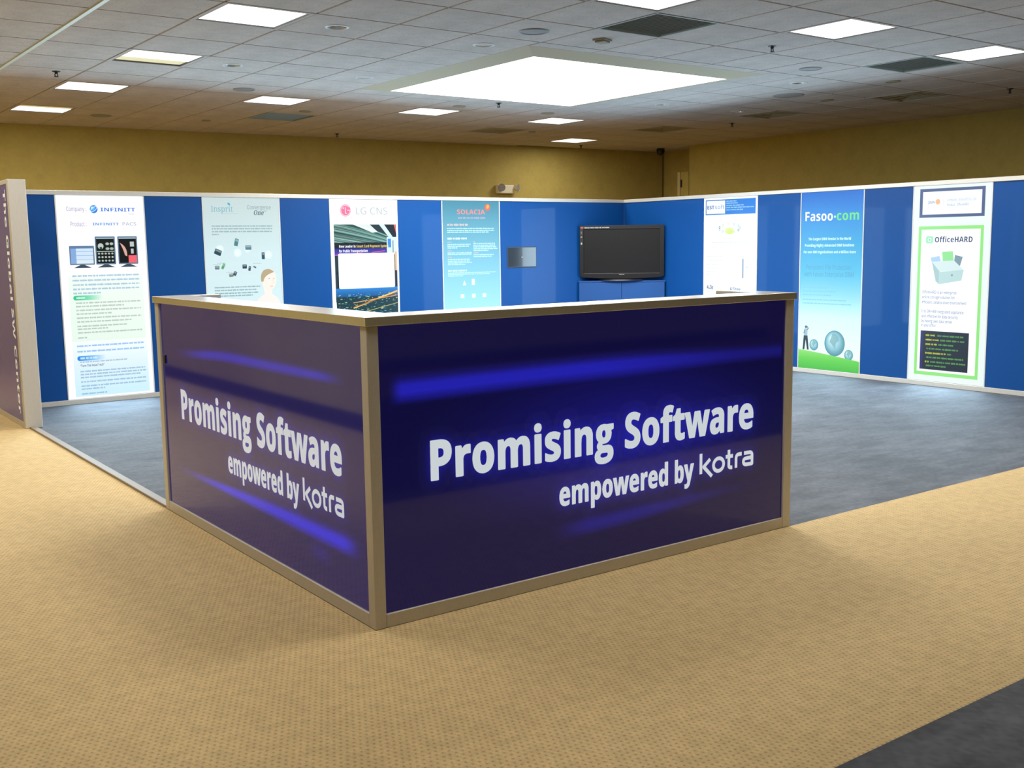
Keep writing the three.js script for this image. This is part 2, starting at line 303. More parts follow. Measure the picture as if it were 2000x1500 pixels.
{
  const t = thing('dome_camera', 'black security camera under the ceiling in the far corner', 'camera', [10.39, HC, -9.3]);
  obj('mount', new THREE.CylinderGeometry(0.062, 0.068, 0.03, 24).translate(0, -0.014, 0), blackPlastic, t);
  obj('dome', new THREE.LatheGeometry([[0.064, -0.03], [0.062, -0.06], [0.05, -0.09], [0.028, -0.108], [0, -0.113]].map((p) => new THREE.Vector2(...p)), 28), blackPlastic, t);
}
{ // emergency lamp on the back wall
  const t = thing('emergency_light', 'white emergency light with two lamp heads on the beige back wall', 'emergency light', [7.77, 2.15, -9.965], -backTurn);
  obj('body', rbx(-0.16, 0.13, 0, 0.13, 0.0, 0.08, 0.012), whitePlastic, t);
  for (const [px, a] of [[-0.11, -0.5], [0.17, 0.6]]) {
    const hd = obj('lamp_head', new THREE.LatheGeometry([[0, -0.05], [0.03, -0.048], [0.05, -0.01], [0.055, 0.02]].map((p) => new THREE.Vector2(...p)), 24).rotateX(Math.PI / 2).rotateY(a).translate(px, 0.085, 0.105), whitePlastic, t);
    obj('lamp_glass', new THREE.CylinderGeometry(0.05, 0.05, 0.004, 24).rotateX(Math.PI / 2).translate(0, 0, 0.017).rotateY(a).translate(px, 0.085, 0.105), greyPlastic, hd);
  }
}

// ---------------------------------------------------------------- printed graphics
const rr = (c, x, y, w, h, r) => { c.beginPath(); c.moveTo(x + r, y); c.arcTo(x + w, y, x + w, y + h, r); c.arcTo(x + w, y + h, x, y + h, r); c.arcTo(x, y + h, x, y, r); c.arcTo(x, y, x + w, y, r); c.closePath(); };
// a line too small to read: word shaped dashes
function words(c, x0, x1, y, h, color) {
  c.fillStyle = color; let x = x0;
  while (x < x1 - 2) { const w = Math.min(h * (0.9 + rnd() * 3.2), x1 - x); for (let q = 0; q < w; q += h * 0.42) { const hh = h * (0.62 + 0.38 * rnd()); c.fillRect(x + q, y - hh / 2, Math.min(h * 0.33, w - q), hh); } x += w + h * 0.45; }
}
function fit(c, s, x0, x1, y, font, color, sy = 1) { // text stretched between x0 and x1, middle at y
  c.save(); c.font = font; c.textBaseline = 'middle'; c.fillStyle = color; const w = c.measureText(s).width; c.translate(x0, y); c.scale((x1 - x0) / w, sy); c.fillText(s, 0, 0); c.restore();
}
function grad(c, x0, y0, x1, y1, stops) { const g = c.createLinearGradient(x0, y0, x1, y1); stops.forEach(([t, k]) => g.addColorStop(t, k)); return g; }
const PW = 450, PH = 1024, u = (t) => t * PW, vv = (t) => t * PH;
const posters = [];
posters.push(canvas(PW, PH, (c) => { // 1
  c.fillStyle = '#fdfdff'; c.fillRect(0, 0, PW, PH);
  c.fillStyle = grad(c, 0, vv(0.37), 0, vv(0.72), [[0, '#ffffff'], [0.1, '#eefaf2'], [1, '#e6f7ea']]); c.fillRect(u(0.08), vv(0.37), u(0.86), vv(0.35));
  c.fillStyle = grad(c, 0, vv(0.715), 0, PH, [[0, '#f4fbff'], [0.4, '#dff2ff'], [1, '#c9ecff']]); c.fillRect(u(0.08), vv(0.715), u(0.87), vv(0.275));
  fit(c, 'Company :', u(0.11), u(0.34), vv(0.066), '30px sans-serif', '#a9a2c4');
  const sp = c.createRadialGradient(u(0.40), vv(0.058), 2, u(0.415), vv(0.066), 20); sp.addColorStop(0, '#d8f2ff'); sp.addColorStop(0.35, '#5ab4f4'); sp.addColorStop(1, '#2d78e0'); c.fillStyle = sp; c.beginPath(); c.arc(u(0.42), vv(0.066), 20, 0, 7); c.fill();
  c.strokeStyle = '#e8f8ff'; c.lineWidth = 2.5; c.beginPath(); c.ellipse(u(0.42), vv(0.066), 19, 8, -0.6, 0, 7); c.stroke();
  fit(c, 'INFINITT', u(0.495), u(0.90), vv(0.067), 'bold 30px sans-serif', '#4f7fe0', 0.86);
  words(c, u(0.82), u(0.89), vv(0.089), 5, '#c9c9d8');
  fit(c, 'Product :', u(0.145), u(0.33), vv(0.139), '30px sans-serif', '#a9a2c4');
  fit(c, 'INFINITT', u(0.395), u(0.70), vv(0.139), 'bold 26px sans-serif', '#6f9de6', 0.75); fit(c, 'PACS', u(0.735), u(0.905), vv(0.139), '26px sans-serif', '#a9acc8', 0.9);
  const mon = (x0, x1, y0, y1, f) => { c.fillStyle = '#5e7a94'; rr(c, u(x0), vv(y0), u(x1 - x0), vv(y1 - y0), 4); c.fill(); f(u(x0) + 6, vv(y0) + 6, u(x1 - x0) - 12, vv(y1 - y0) - 12); const m = u((x0 + x1) / 2); c.fillStyle = '#394b58'; c.beginPath(); c.moveTo(m - 10, vv(y1)); c.lineTo(m + 10, vv(y1)); c.lineTo(m + 45, vv(y1) + 15); c.lineTo(m - 45, vv(y1) + 15); c.fill(); };
  mon(0.115, 0.395, 0.245, 0.338, (x, y, w, h) => { c.fillStyle = '#cfe3fa'; c.fillRect(x, y, w, h); c.fillStyle = '#86a9dc'; c.fillRect(x, y, w * 0.24, h); c.fillStyle = '#5b7fae'; c.fillRect(x, y, w, 7); for (let k = 1; k < 4; k++) { c.fillStyle = '#8fb0d6'; c.fillRect(x + w * 0.24, y + h * k / 4, w * 0.76, 2.5); } c.fillStyle = '#dbe9ee'; c.fillRect(x + w * 0.26, y + h * 0.77, w * 0.72, h * 0.2); });
  mon(0.41, 0.64, 0.20, 0.338, (x, y, w, h) => { c.fillStyle = '#0c1414'; c.fillRect(x, y, w, h); c.fillStyle = '#9fb9c6'; c.fillRect(x, y, w, 6); c.fillStyle = '#b9c9c2'; c.fillRect(x, y + h * 0.52, w, 4); c.beginPath(); c.arc(x + w * 0.24, y + h * 0.33, 15, 0, 7); c.fill(); c.fillStyle = '#33443e'; c.fillRect(x + w * 0.18, y + h * 0.36, 12, 12); c.fillStyle = '#aebcb6'; for (const [a, b] of [[0.62, 0.24], [0.86, 0.24], [0.62, 0.43], [0.86, 0.43]]) { c.beginPath(); c.ellipse(x + w * a, y + h * b, 10, 7, 0, 0, 7); c.fill(); } for (let r = 0; r < 3; r++) for (let k = 0; k < 5; k++) { c.beginPath(); c.ellipse(x + w * (0.12 + k * 0.19), y + h * (0.62 + r * 0.14), 6, 5, 0, 0, 7); c.fill(); } });
  mon(0.67, 0.90, 0.20, 0.338, (x, y, w, h) => { c.fillStyle = '#0b0d12'; c.fillRect(x, y, w, h); c.fillStyle = '#a9c6d6'; c.fillRect(x, y, w, 6); c.fillStyle = '#d9a89a'; c.beginPath(); c.moveTo(x + 4, y + h * 0.2); c.quadraticCurveTo(x + w * 0.5, y + h * 0.35, x + w * 0.45, y + h * 0.75); c.lineTo(x + w * 0.32, y + h * 0.7); c.quadraticCurveTo(x + w * 0.25, y + h * 0.45, x + 4, y + h * 0.2); c.fill(); c.fillStyle = '#b9c4c4'; c.fillRect(x + w * 0.64, y + h * 0.16, w * 0.24, h * 0.2); c.fillRect(x + w * 0.68, y + h * 0.44, w * 0.16, h * 0.2); c.fillStyle = '#f0646e'; c.fillRect(x + w * 0.52, y + h * 0.7, w * 0.48, h * 0.3); });
  [[0.392, 0.9], [0.414, 0.9], [0.436, 0.9], [0.457, 0.9], [0.477, 0.44]].forEach(([y, x]) => words(c, u(0.13), u(x), vv(y), 10, '#9cbcd8'));
  c.fillStyle = grad(c, u(0.13), 0, u(0.45), 0, [[0, '#3fc48c'], [0.5, '#7fdcb4'], [1, '#e6f7ea']]); rr(c, u(0.125), vv(0.488), u(0.33), 24, 12); c.fill(); words(c, u(0.16), u(0.26), vv(0.5), 11, '#e8fff4');
  [[0.525, 0.9], [0.542, 0.7], [0.561, 0.9], [0.579, 0.55], [0.599, 0.9], [0.618, 0.78], [0.64, 0.72], [0.654, 0.5], [0.672, 0.9], [0.697, 0.25]].forEach(([y, x]) => words(c, u(0.15), u(x), vv(y), 9, '#aebdb6'));
  [[0.738, 0.91], [0.765, 0.91]].forEach(([y, x]) => words(c, u(0.13), u(x), vv(y), 10, '#86b4ee'));
  c.fillStyle = grad(c, u(0.13), 0, u(0.45), 0, [[0, '#2f86dc'], [0.5, '#7fbdf2'], [1, '#e2f4ff']]); rr(c, u(0.125), vv(0.787), u(0.33), 25, 12); c.fill(); words(c, u(0.16), u(0.36), vv(0.799), 11, '#d8f0ff');
  words(c, u(0.15), u(0.7), vv(0.818), 8, '#9fb4c4'); fit(c, '“Turn The Head Tech”', u(0.15), u(0.43), vv(0.836), 'bold 16px sans-serif', '#6c7c90');
  [[0.865, 0.91], [0.88, 0.92], [0.895, 0.86], [0.917, 0.92], [0.938, 0.91], [0.953, 0.42], [0.977, 0.44]].forEach(([y, x]) => words(c, u(0.15), u(x), vv(y), 9, '#94b4cc'));
}));
posters.push(canvas(PW, PH, (c) => { // 2
  c.fillStyle = grad(c, 0, 0, 0, PH, [[0, '#c3d4d4'], [0.3, '#cfe6ea'], [0.6, '#d2eaee'], [1, '#d8eef2']]); c.fillRect(0, 0, PW, PH);
  fit(c, 'Insprit', u(0.10), u(0.385), vv(0.06), '46px serif', '#7fb2be', 0.9);
  c.fillStyle = '#3fb4c8'; c.beginPath(); c.ellipse(u(0.335), vv(0.034), 9, 6, 0.6, 0, 7); c.fill(); words(c, u(0.25), u(0.45), vv(0.083), 4, '#b4c6cc');
  fit(c, 'Convergence', u(0.57), u(0.89), vv(0.05), '30px sans-serif', '#8d9aa2'); fit(c, 'One', u(0.65), u(0.79), vv(0.079), 'italic bold 40px serif', '#5c6d7c', 0.9); fit(c, 'TM', u(0.79), u(0.83), vv(0.07), '12px sans-serif', '#8d9aa2');
  [[0.15, 0.9], [0.164, 0.9], [0.179, 0.89], [0.194, 0.19]].forEach(([y, x]) => words(c, u(0.10), u(x), vv(y), 8, '#8ba7ae'));
  const halo = (x, y, r) => { const g = c.createRadialGradient(x, y, 2, x, y, r); g.addColorStop(0, '#effcff'); g.addColorStop(0.7, '#def8ff'); g.addColorStop(1, 'rgba(214,240,246,0)'); c.fillStyle = g; c.beginPath(); c.arc(x, y, r, 0, 7); c.fill(); };
  halo(u(0.42), vv(0.292), 26); halo(u(0.83), vv(0.305), 26); halo(u(0.19), vv(0.272), 26); halo(u(0.55), vv(0.275), 18);
  const dev = (x, y, w, h, k, a = 0) => { c.save(); c.translate(u(x), vv(y)); c.rotate(a); c.fillStyle = k; rr(c, -w / 2, -h / 2, w, h, 3); c.fill(); c.fillStyle = 'rgba(190,215,222,.55)'; c.fillRect(-w / 2 + 3, -h / 2 + 3, w - 6, h * 0.3); c.restore(); };
  dev(0.41, 0.236, 22, 40, '#4e8088', 0.25); dev(0.565, 0.265, 36, 24, '#5d7f8c'); dev(0.165, 0.287, 40, 30, '#2f4a54', 0.4); dev(0.76, 0.31, 18, 38, '#34505e');
  dev(0.145, 0.368, 26, 20, '#6d7f86'); dev(0.225, 0.362, 14, 32, '#5aa06c', 0.5); dev(0.505, 0.366, 26, 22, '#32424c'); dev(0.57, 0.377, 14, 26, '#43566a', 0.2); dev(0.64, 0.37, 18, 8, '#43566a', 0.5); dev(0.325, 0.41, 26, 18, '#74807a', -0.1); dev(0.375, 0.402, 18, 24, '#425468', 0.5);
  [[0.20, 0.345], [0.14, 0.352], [0.31, 0.395], [0.67, 0.35]].forEach(([x, y]) => words(c, u(x - 0.05), u(x + 0.06), vv(y), 4, '#a8bcc2'));
  [[0.474, 0.7], [0.49, 0.65], [0.506, 0.67], [0.52, 0.6]].forEach(([y, x]) => words(c, u(0.10), u(x), vv(y), 8, '#83a4ae'));
  // portrait: head turned to the right, hair tied back
  c.fillStyle = '#f4ece6'; c.beginPath(); c.moveTo(u(0.60), vv(0.60)); c.quadraticCurveTo(u(0.66), vv(0.53), u(0.76), vv(0.52)); c.lineTo(u(0.73), vv(0.44)); c.lineTo(u(0.86), vv(0.46)); c.lineTo(u(0.86), vv(0.52)); c.quadraticCurveTo(u(0.96), vv(0.535), u(0.99), vv(0.60)); c.fill();
  c.fillStyle = '#f7ebe2'; c.beginPath(); c.ellipse(u(0.835), vv(0.44), 40, 60, 0.06, 0, 7); c.fill();
  c.fillStyle = '#b7a687'; c.beginPath(); c.moveTo(u(0.90), vv(0.40)); c.quadraticCurveTo(u(0.84), vv(0.372), u(0.76), vv(0.388)); c.quadraticCurveTo(u(0.70), vv(0.41), u(0.72), vv(0.45)); c.lineTo(u(0.75), vv(0.45)); c.quadraticCurveTo(u(0.755), vv(0.415), u(0.90), vv(0.40)); c.fill();
  c.fillStyle = '#9b8f86'; c.fillRect(u(0.815), vv(0.433), 12, 2.5); c.fillRect(u(0.885), vv(0.434), 8, 2.5); c.fillStyle = '#e2b3a4'; c.fillRect(u(0.84), vv(0.475), 16, 3.5); c.strokeStyle = '#e6d2c6'; c.lineWidth = 2; c.beginPath(); c.moveTo(u(0.872), vv(0.435)); c.lineTo(u(0.885), vv(0.459)); c.lineTo(u(0.868), vv(0.462)); c.stroke();
  for (let k = 0; k < 12; k++) words(c, u(0.10), u(0.55 + 0.35 * rnd()), vv(0.64 + 0.025 * k), 8, '#83a4ae');
}));
posters.push(canvas(PW, PH, (c) => { // 3
  c.fillStyle = '#ffffff'; c.fillRect(0, 0, PW, PH);
  c.fillStyle = '#f0739b'; c.beginPath(); c.arc(u(0.225), vv(0.063), 35, 0, 7); c.fill(); c.strokeStyle = '#ffe9f0'; c.lineWidth = 3; c.beginPath(); c.arc(u(0.225), vv(0.063), 30, 0.1, 5.6); c.stroke(); c.lineWidth = 4; c.beginPath(); c.moveTo(u(0.225), vv(0.045)); c.lineTo(u(0.225), vv(0.079)); c.lineTo(u(0.245), vv(0.079)); c.stroke(); c.fillStyle = '#ffe9f0'; c.beginPath(); c.arc(u(0.195), vv(0.05), 4, 0, 7); c.fill(); c.fillRect(u(0.25), vv(0.06), 24, 4);
  fit(c, 'LG CNS', u(0.365), u(0.865), vv(0.066), '56px sans-serif', '#b4bdc4');
  // train photograph: motion streaks
  c.save(); c.beginPath(); c.rect(u(0.045), vv(0.142), u(0.94), vv(0.44)); c.clip(); c.fillStyle = '#20343a'; c.fillRect(0, vv(0.142), PW, vv(0.5));
  for (let k = 0; k < 60; k++) { const t = k / 60, y0 = vv(0.13 + 0.16 * t), q = [['#16302c', '#2f5a50', '#6fae9c', '#c9eee4', '#9fd6cc', '#3c6a64'][Math.floor(rnd() * 6)]][0]; c.strokeStyle = q; c.globalAlpha = 0.45; c.lineWidth = 3 + rnd() * 7; c.beginPath(); c.moveTo(0, y0 - 26 + rnd() * 10); c.quadraticCurveTo(u(0.5), y0 + 14, u(1.0), vv(0.27) + (t - 0.5) * 70); c.stroke(); }
  c.globalAlpha = 1; c.fillStyle = 'rgba(245,255,252,.85)'; c.beginPath(); c.moveTo(u(0.33), vv(0.142)); c.lineTo(u(0.58), vv(0.142)); c.lineTo(u(0.70), vv(0.185)); c.lineTo(u(0.62), vv(0.19)); c.fill();
  c.fillStyle = '#101a22'; c.beginPath(); c.moveTo(u(0.80), vv(0.142)); c.lineTo(u(0.985), vv(0.142)); c.lineTo(u(0.985), vv(0.25)); c.fill(); c.fillStyle = '#cfe2ea'; c.beginPath(); c.moveTo(u(0.72), vv(0.142)); c.lineTo(u(0.80), vv(0.142)); c.lineTo(u(0.985), vv(0.245)); c.lineTo(u(0.985), vv(0.275)); c.fill();
  c.fillStyle = '#d46a6a'; c.beginPath(); c.moveTo(u(0.95), vv(0.142)); c.lineTo(u(0.985), vv(0.142)); c.lineTo(u(0.985), vv(0.20)); c.fill();
  c.fillStyle = '#18222e'; c.fillRect(0, vv(0.245), u(0.83), vv(0.035)); c.fillStyle = grad(c, 0, vv(0.278), 0, vv(0.315), [[0, '#2c2c86'], [1, '#5a49b4']]); c.fillRect(0, vv(0.278), u(0.83), vv(0.04));
  c.fillStyle = '#cfe4ee'; c.fillRect(u(0.835), vv(0.215), u(0.15), vv(0.1)); c.fillStyle = '#3a86d8'; c.fillRect(u(0.85), vv(0.225), u(0.05), vv(0.05)); c.fillStyle = '#8aa0a8'; c.fillRect(u(0.92), vv(0.235), u(0.02), vv(0.07)); c.fillStyle = '#dcb48a'; c.fillRect(u(0.955), vv(0.30), u(0.03), vv(0.11)); c.fillStyle = '#20242e'; c.fillRect(u(0.955), vv(0.41), u(0.03), vv(0.12));
  c.strokeStyle = '#e8629c'; c.lineWidth = 4; c.beginPath(); c.moveTo(u(0.05), vv(0.316)); c.lineTo(u(0.45), vv(0.304)); c.moveTo(u(0.6), vv(0.303)); c.lineTo(u(0.8), vv(0.294)); c.stroke(); c.restore();
  fit(c, 'New Leader in', u(0.11), u(0.36), vv(0.267), 'bold 22px sans-serif', '#ffffff'); fit(c, 'Smart Card Payment System', u(0.37), u(0.86), vv(0.267), 'bold 22px sans-serif', '#f2d27a'); fit(c, 'for Public Transportation', u(0.11), u(0.54), vv(0.293), 'bold 22px sans-serif', '#ffffff');
  // night city
  c.fillStyle = grad(c, 0, vv(0.50), 0, vv(0.58), [[0, '#2f8ade'], [1, '#16406e']]); c.fillRect(u(0.05), vv(0.505), u(0.935), vv(0.09)); c.fillStyle = '#1a3c44'; c.fillRect(u(0.05), vv(0.555), u(0.935), vv(0.40));
  for (let k = 0; k < 520; k++) { const x = u(0.06 + 0.9 * rnd()), y = vv(0.535 + 0.30 * rnd()); c.fillStyle = ['#9fd0b8', '#d6ecc8', '#3c78c0', '#5ec0d6', '#e8e0a0', '#2a5a60'][Math.floor(rnd() * 6)]; c.globalAlpha = 0.7; c.fillRect(x, y, 3 + rnd() * 14, 2 + rnd() * 3); } c.globalAlpha = 1;
  for (const [y0, y1, k, w] of [[0.62, 0.53, '#f4c46a', 9], [0.615, 0.54, '#8a5c34', 5], [0.59, 0.555, '#f2a45a', 4], [0.66, 0.60, '#d8c86a', 3]]) { c.strokeStyle = k; c.lineWidth = w; c.beginPath(); c.moveTo(u(0.3), vv(y0)); c.lineTo(u(0.98), vv(y1)); c.stroke(); }
  c.fillStyle = '#ffffff'; rr(c, u(0.095), vv(0.306), u(0.85), vv(0.202), 10); c.fill();
  c.fillStyle = '#2c3a4a'; c.fillRect(u(0.05), vv(0.32), u(0.028), vv(0.09)); c.fillRect(u(0.05), vv(0.425), u(0.028), vv(0.08));
}));
posters.push(canvas(PW, PH, (c) => { // 4
  c.fillStyle = grad(c, 0, 0, 0, PH, [[0, '#4a8ca4'], [0.2, '#64a8c0'], [0.45, '#82c6de'], [0.65, '#9cdcf0'], [1, '#98d8ec']]); c.fillRect(0, 0, PW, PH);
  fit(c, 'SOLACIA', u(0.25), u(0.745), vv(0.067), 'bold 44px sans-serif', '#f08a82', 0.92); c.fillStyle = '#ee6a50'; c.beginPath(); c.arc(u(0.79), vv(0.038), 22, 0, 7); c.fill(); c.fillStyle = '#f8b04c'; c.beginPath(); c.ellipse(u(0.795), vv(0.034), 10, 14, 0.5, 0, 7); c.fill();
  words(c, u(0.27), u(0.75), vv(0.103), 13, '#b4a8b8'); words(c, u(0.08), u(0.44), vv(0.145), 15, '#e0c4bc');
  [[0.167, 0.90], [0.179, 0.91], [0.19, 0.81]].forEach(([y, x]) => words(c, u(0.08), u(x), vv(y), 8, '#cdf2fb'));
  words(c, u(0.08), u(0.43), vv(0.228), 14, '#dfeee4');
  [[0.25, 0.15, '#d8b6b4'], [0.264, 0.48], [0.275, 0.46], [0.285, 0.25], [0.302, 0.15, '#d8b6b4'], [0.315, 0.5], [0.324, 0.49], [0.341, 0.15, '#d8b6b4'], [0.355, 0.47], [0.366, 0.46], [0.376, 0.5], [0.386, 0.38]].forEach(([y, x, k]) => words(c, u(0.08), u(x), vv(y), 8, k || '#cdf2fb'));
  [[0.249, 0.56, '#d8b6b4'], [0.26, 0.92], [0.271, 0.92], [0.281, 0.94], [0.292, 0.96], [0.303, 0.8], [0.317, 0.62, '#d8b6b4'], [0.329, 0.89], [0.34, 0.85]].forEach(([y, x, k]) => words(c, u(0.53), u(x), vv(y), 8, k || '#cdf2fb'));
  words(c, u(0.08), u(0.41), vv(0.424), 14, '#d8ead2'); [[0.438, 0.93], [0.447, 0.81], [0.456, 0.35]].forEach(([y, x]) => words(c, u(0.08), u(x), vv(y), 7, '#cdf4ff'));
  c.fillStyle = '#f4feff'; c.fillRect(u(0.49), vv(0.478), 24, 38); c.beginPath(); c.moveTo(u(0.33), vv(0.515)); c.lineTo(u(0.36), vv(0.485)); c.lineTo(u(0.39), vv(0.515)); c.fill(); for (const x of [0.29, 0.49, 0.68]) c.fillRect(u(x), vv(0.57), 28, 24);
  for (let k = 0; k < 10; k++) words(c, u(0.08), u(0.6 + 0.3 * rnd()), vv(0.66 + 0.025 * k), 8, '#cdf4ff');
}));
posters.push(canvas(PW, PH, (c) => { // 5
  c.fillStyle = '#fafdff'; c.fillRect(0, 0, PW, PH); c.fillStyle = grad(c, 0, 0, PW, 0, [[0, '#3a7cc4'], [1, '#1e78d8']]); c.fillRect(u(0.02), vv(0.012), u(0.95), vv(0.092)); c.fillStyle = '#eef4f8'; c.fillRect(u(0.035), vv(0.018), u(0.365), vv(0.08));
  fit(c, 'EST', u(0.045), u(0.19), vv(0.058), 'bold 40px sans-serif', '#30549a', 0.75); fit(c, 'soft', u(0.20), u(0.385), vv(0.058), '40px sans-serif', '#6f8fc0', 0.8);
  [[0.024, 0.62], [0.036, 0.64], [0.05, 0.75], [0.063, 0.94], [0.077, 0.74]].forEach(([y, x]) => words(c, u(0.42), u(x), vv(y), 9, '#9cc8ee'));
  fit(c, 'Tour?', u(0.46), u(0.58), vv(0.128), '22px sans-serif', '#ecd8d8');
  for (let k = 0; k < 11; k++) { const a = k / 11 * 6.283; c.fillStyle = ['#8ab8d8', '#6a7a88', '#b8d890', '#e0c8a0', '#98c8e0'][k % 5]; c.beginPath(); c.arc(u(0.49 + 0.2 * Math.cos(a)), vv(0.188 + 0.024 * Math.sin(a)), 8, 0, 7); c.fill(); c.fillStyle = '#f4f8fa'; c.beginPath(); c.arc(u(0.49 + 0.2 * Math.cos(a)), vv(0.188 + 0.024 * Math.sin(a)), 4, 0, 7); c.fill(); }
  c.fillStyle = '#d8ec9a'; c.beginPath(); c.ellipse(u(0.49), vv(0.205), 42, 22, 0, 0, 7); c.fill(); c.fillStyle = '#cfe27c'; c.beginPath(); c.ellipse(u(0.5), vv(0.21), 24, 14, 0, 0, 7); c.fill();
  words(c, u(0.34), u(0.65), vv(0.252), 9, '#d6d6de'); words(c, u(0.14), u(0.87), vv(0.274), 9, '#ccd0da'); words(c, u(0.06), u(0.42), vv(0.308), 8, '#e4d8dc');
  [[0.361, 0.36], [0.385, 0.36], [0.41, 0.36], [0.432, 0.36], [0.455, 0.25], [0.476, 0.19]].forEach(([y, x]) => words(c, u(0.05), u(x), vv(y), 8, '#d2dad8'));
  c.fillStyle = '#6c86a2'; c.fillRect(u(0.74), vv(0.375), 10, vv(0.117)); words(c, u(0.80), u(0.87), vv(0.426), 9, '#b6ccd8'); words(c, u(0.91), u(0.94), vv(0.38), 8, '#b6d4d8');
  fit(c, 'ALZip', u(0.055), u(0.185), vv(0.552), 'bold 30px sans-serif', '#34446a'); fit(c, 'ALShow', u(0.51), u(0.71), vv(0.56), 'bold 30px sans-serif', '#4c5e88'); words(c, u(0.06), u(0.18), vv(0.578), 8, '#c4dce0');
  for (let k = 0; k < 9; k++) { words(c, u(0.06), u(0.42), vv(0.62 + 0.03 * k), 8, '#c8d2da'); words(c, u(0.52), u(0.92), vv(0.62 + 0.03 * k), 8, '#c8d2da'); }
}));
posters.push(canvas(PW, PH, (c) => { // 6
  c.fillStyle = grad(c, 0, 0, 0, PH, [[0, '#1668c8'], [0.12, '#2384d4'], [0.28, '#2f9cd0'], [0.45, '#4cb4d8'], [0.58, '#8cd2e6'], [0.70, '#ccf2f6'], [0.82, '#dcf6f4'], [0.92, '#e6f6ea'], [1, '#d8f0d0']]); c.fillRect(0, 0, PW, PH);
  for (const [x, y, rx, ry] of [[0.35, 0.025, 70, 34], [0.62, 0.215, 40, 26], [0.75, 0.55, 90, 40]]) { const g = c.createRadialGradient(0, 0, 2, 0, 0, 1); g.addColorStop(0, 'rgba(214,244,255,.55)'); g.addColorStop(1, 'rgba(214,244,255,0)'); c.save(); c.translate(u(x), vv(y)); c.scale(rx, ry); c.fillStyle = g; c.beginPath(); c.arc(0, 0, 1, 0, 7); c.fill(); c.restore(); }
  c.save(); c.shadowColor = '#1566c8'; c.shadowBlur = 12; fit(c, 'Fasoo', u(0.055), u(0.53), vv(0.135), 'bold 80px sans-serif', '#f2fbff', 0.92); c.restore();
  c.fillStyle = '#bff0e0'; c.beginPath(); c.arc(u(0.555), vv(0.14), 7, 0, 7); c.fill(); fit(c, 'com', u(0.575), u(0.945), vv(0.135), 'bold 80px sans-serif', '#6ada7c', 0.92); c.strokeStyle = '#2f9a5c'; 
  fit(c, 'The Largest DRM Vendor in the World', u(0.13), u(0.82), vv(0.262), 'bold 22px sans-serif', '#d8f6ff'); fit(c, 'Providing Highly Advanced DRM Solutions', u(0.07), u(0.87), vv(0.298), 'bold 22px sans-serif', '#d8f6ff'); fit(c, 'For over 800 Organizations and a Million Users', u(0.05), u(0.90), vv(0.335), 'bold 22px sans-serif', '#d8f6ff');
  fit(c, 'Persistent File Protection', u(0.10), u(0.84), vv(0.42), '34px sans-serif', '#4a94b8', 1.1); fit(c, 'with Fasoo Enterprise DRM', u(0.07), u(0.88), vv(0.46), '34px sans-serif', '#4a94b8', 1.1);
  [[0.513, 0.67], [0.535, 0.47], [0.556, 0.60], [0.577, 0.52], [0.604, 0.76], [0.625, 0.85]].forEach(([y, x]) => words(c, u(0.05), u(x), vv(y), 8, '#7cbcd4'));
  const globe = (x, y, r) => { const g = c.createRadialGradient(x - r * 0.3, y - r * 0.4, r * 0.1, x, y, r); g.addColorStop(0, '#d2ecf0'); g.addColorStop(0.6, '#8cc0cc'); g.addColorStop(1, '#4f8a9a'); c.fillStyle = g; c.beginPath(); c.arc(x, y, r, 0, 7); c.fill(); c.fillStyle = 'rgba(120,170,176,.8)'; c.beginPath(); c.moveTo(x - r * 0.2, y - r * 0.8); c.quadraticCurveTo(x + r * 0.5, y - r * 0.7, x + r * 0.4, y - r * 0.2); c.quadraticCurveTo(x, y - r * 0.1, x + r * 0.1, y + r * 0.5); c.quadraticCurveTo(x - r * 0.2, y + r * 0.1, x - r * 0.5, y - r * 0.1); c.fill(); };
  globe(u(0.26), vv(0.862), 33); globe(u(0.60), vv(0.845), 74); globe(u(0.83), vv(0.905), 31);
  c.fillStyle = grad(c, 0, vv(0.88), 0, PH, [[0, '#9ade7c'], [0.5, '#66cc50'], [1, '#4cb848']]); c.beginPath(); c.moveTo(0, vv(0.893)); c.quadraticCurveTo(u(0.4), vv(0.905), u(1), vv(0.936)); c.lineTo(PW, PH); c.lineTo(0, PH); c.fill();
  c.fillStyle = '#39566a'; c.beginPath(); c.arc(u(0.12), vv(0.762), 8, 0, 7); c.fill(); c.fillStyle = '#9ab6c4'; c.fillRect(u(0.09), vv(0.772), 26, 42); c.fillStyle = '#22343e'; c.beginPath(); c.moveTo(u(0.085), vv(0.812)); c.lineTo(u(0.15), vv(0.812)); c.lineTo(u(0.175), vv(0.893)); c.lineTo(u(0.145), vv(0.893)); c.lineTo(u(0.12), vv(0.835)); c.lineTo(u(0.10), vv(0.893)); c.lineTo(u(0.07), vv(0.893)); c.fill(); c.strokeStyle = '#5a7684'; c.lineWidth = 6; c.beginPath(); c.moveTo(u(0.10), vv(0.78)); c.lineTo(u(0.085), vv(0.80)); c.moveTo(u(0.14), vv(0.78)); c.lineTo(u(0.16), vv(0.77)); c.lineTo(u(0.135), vv(0.757)); c.stroke();
}));
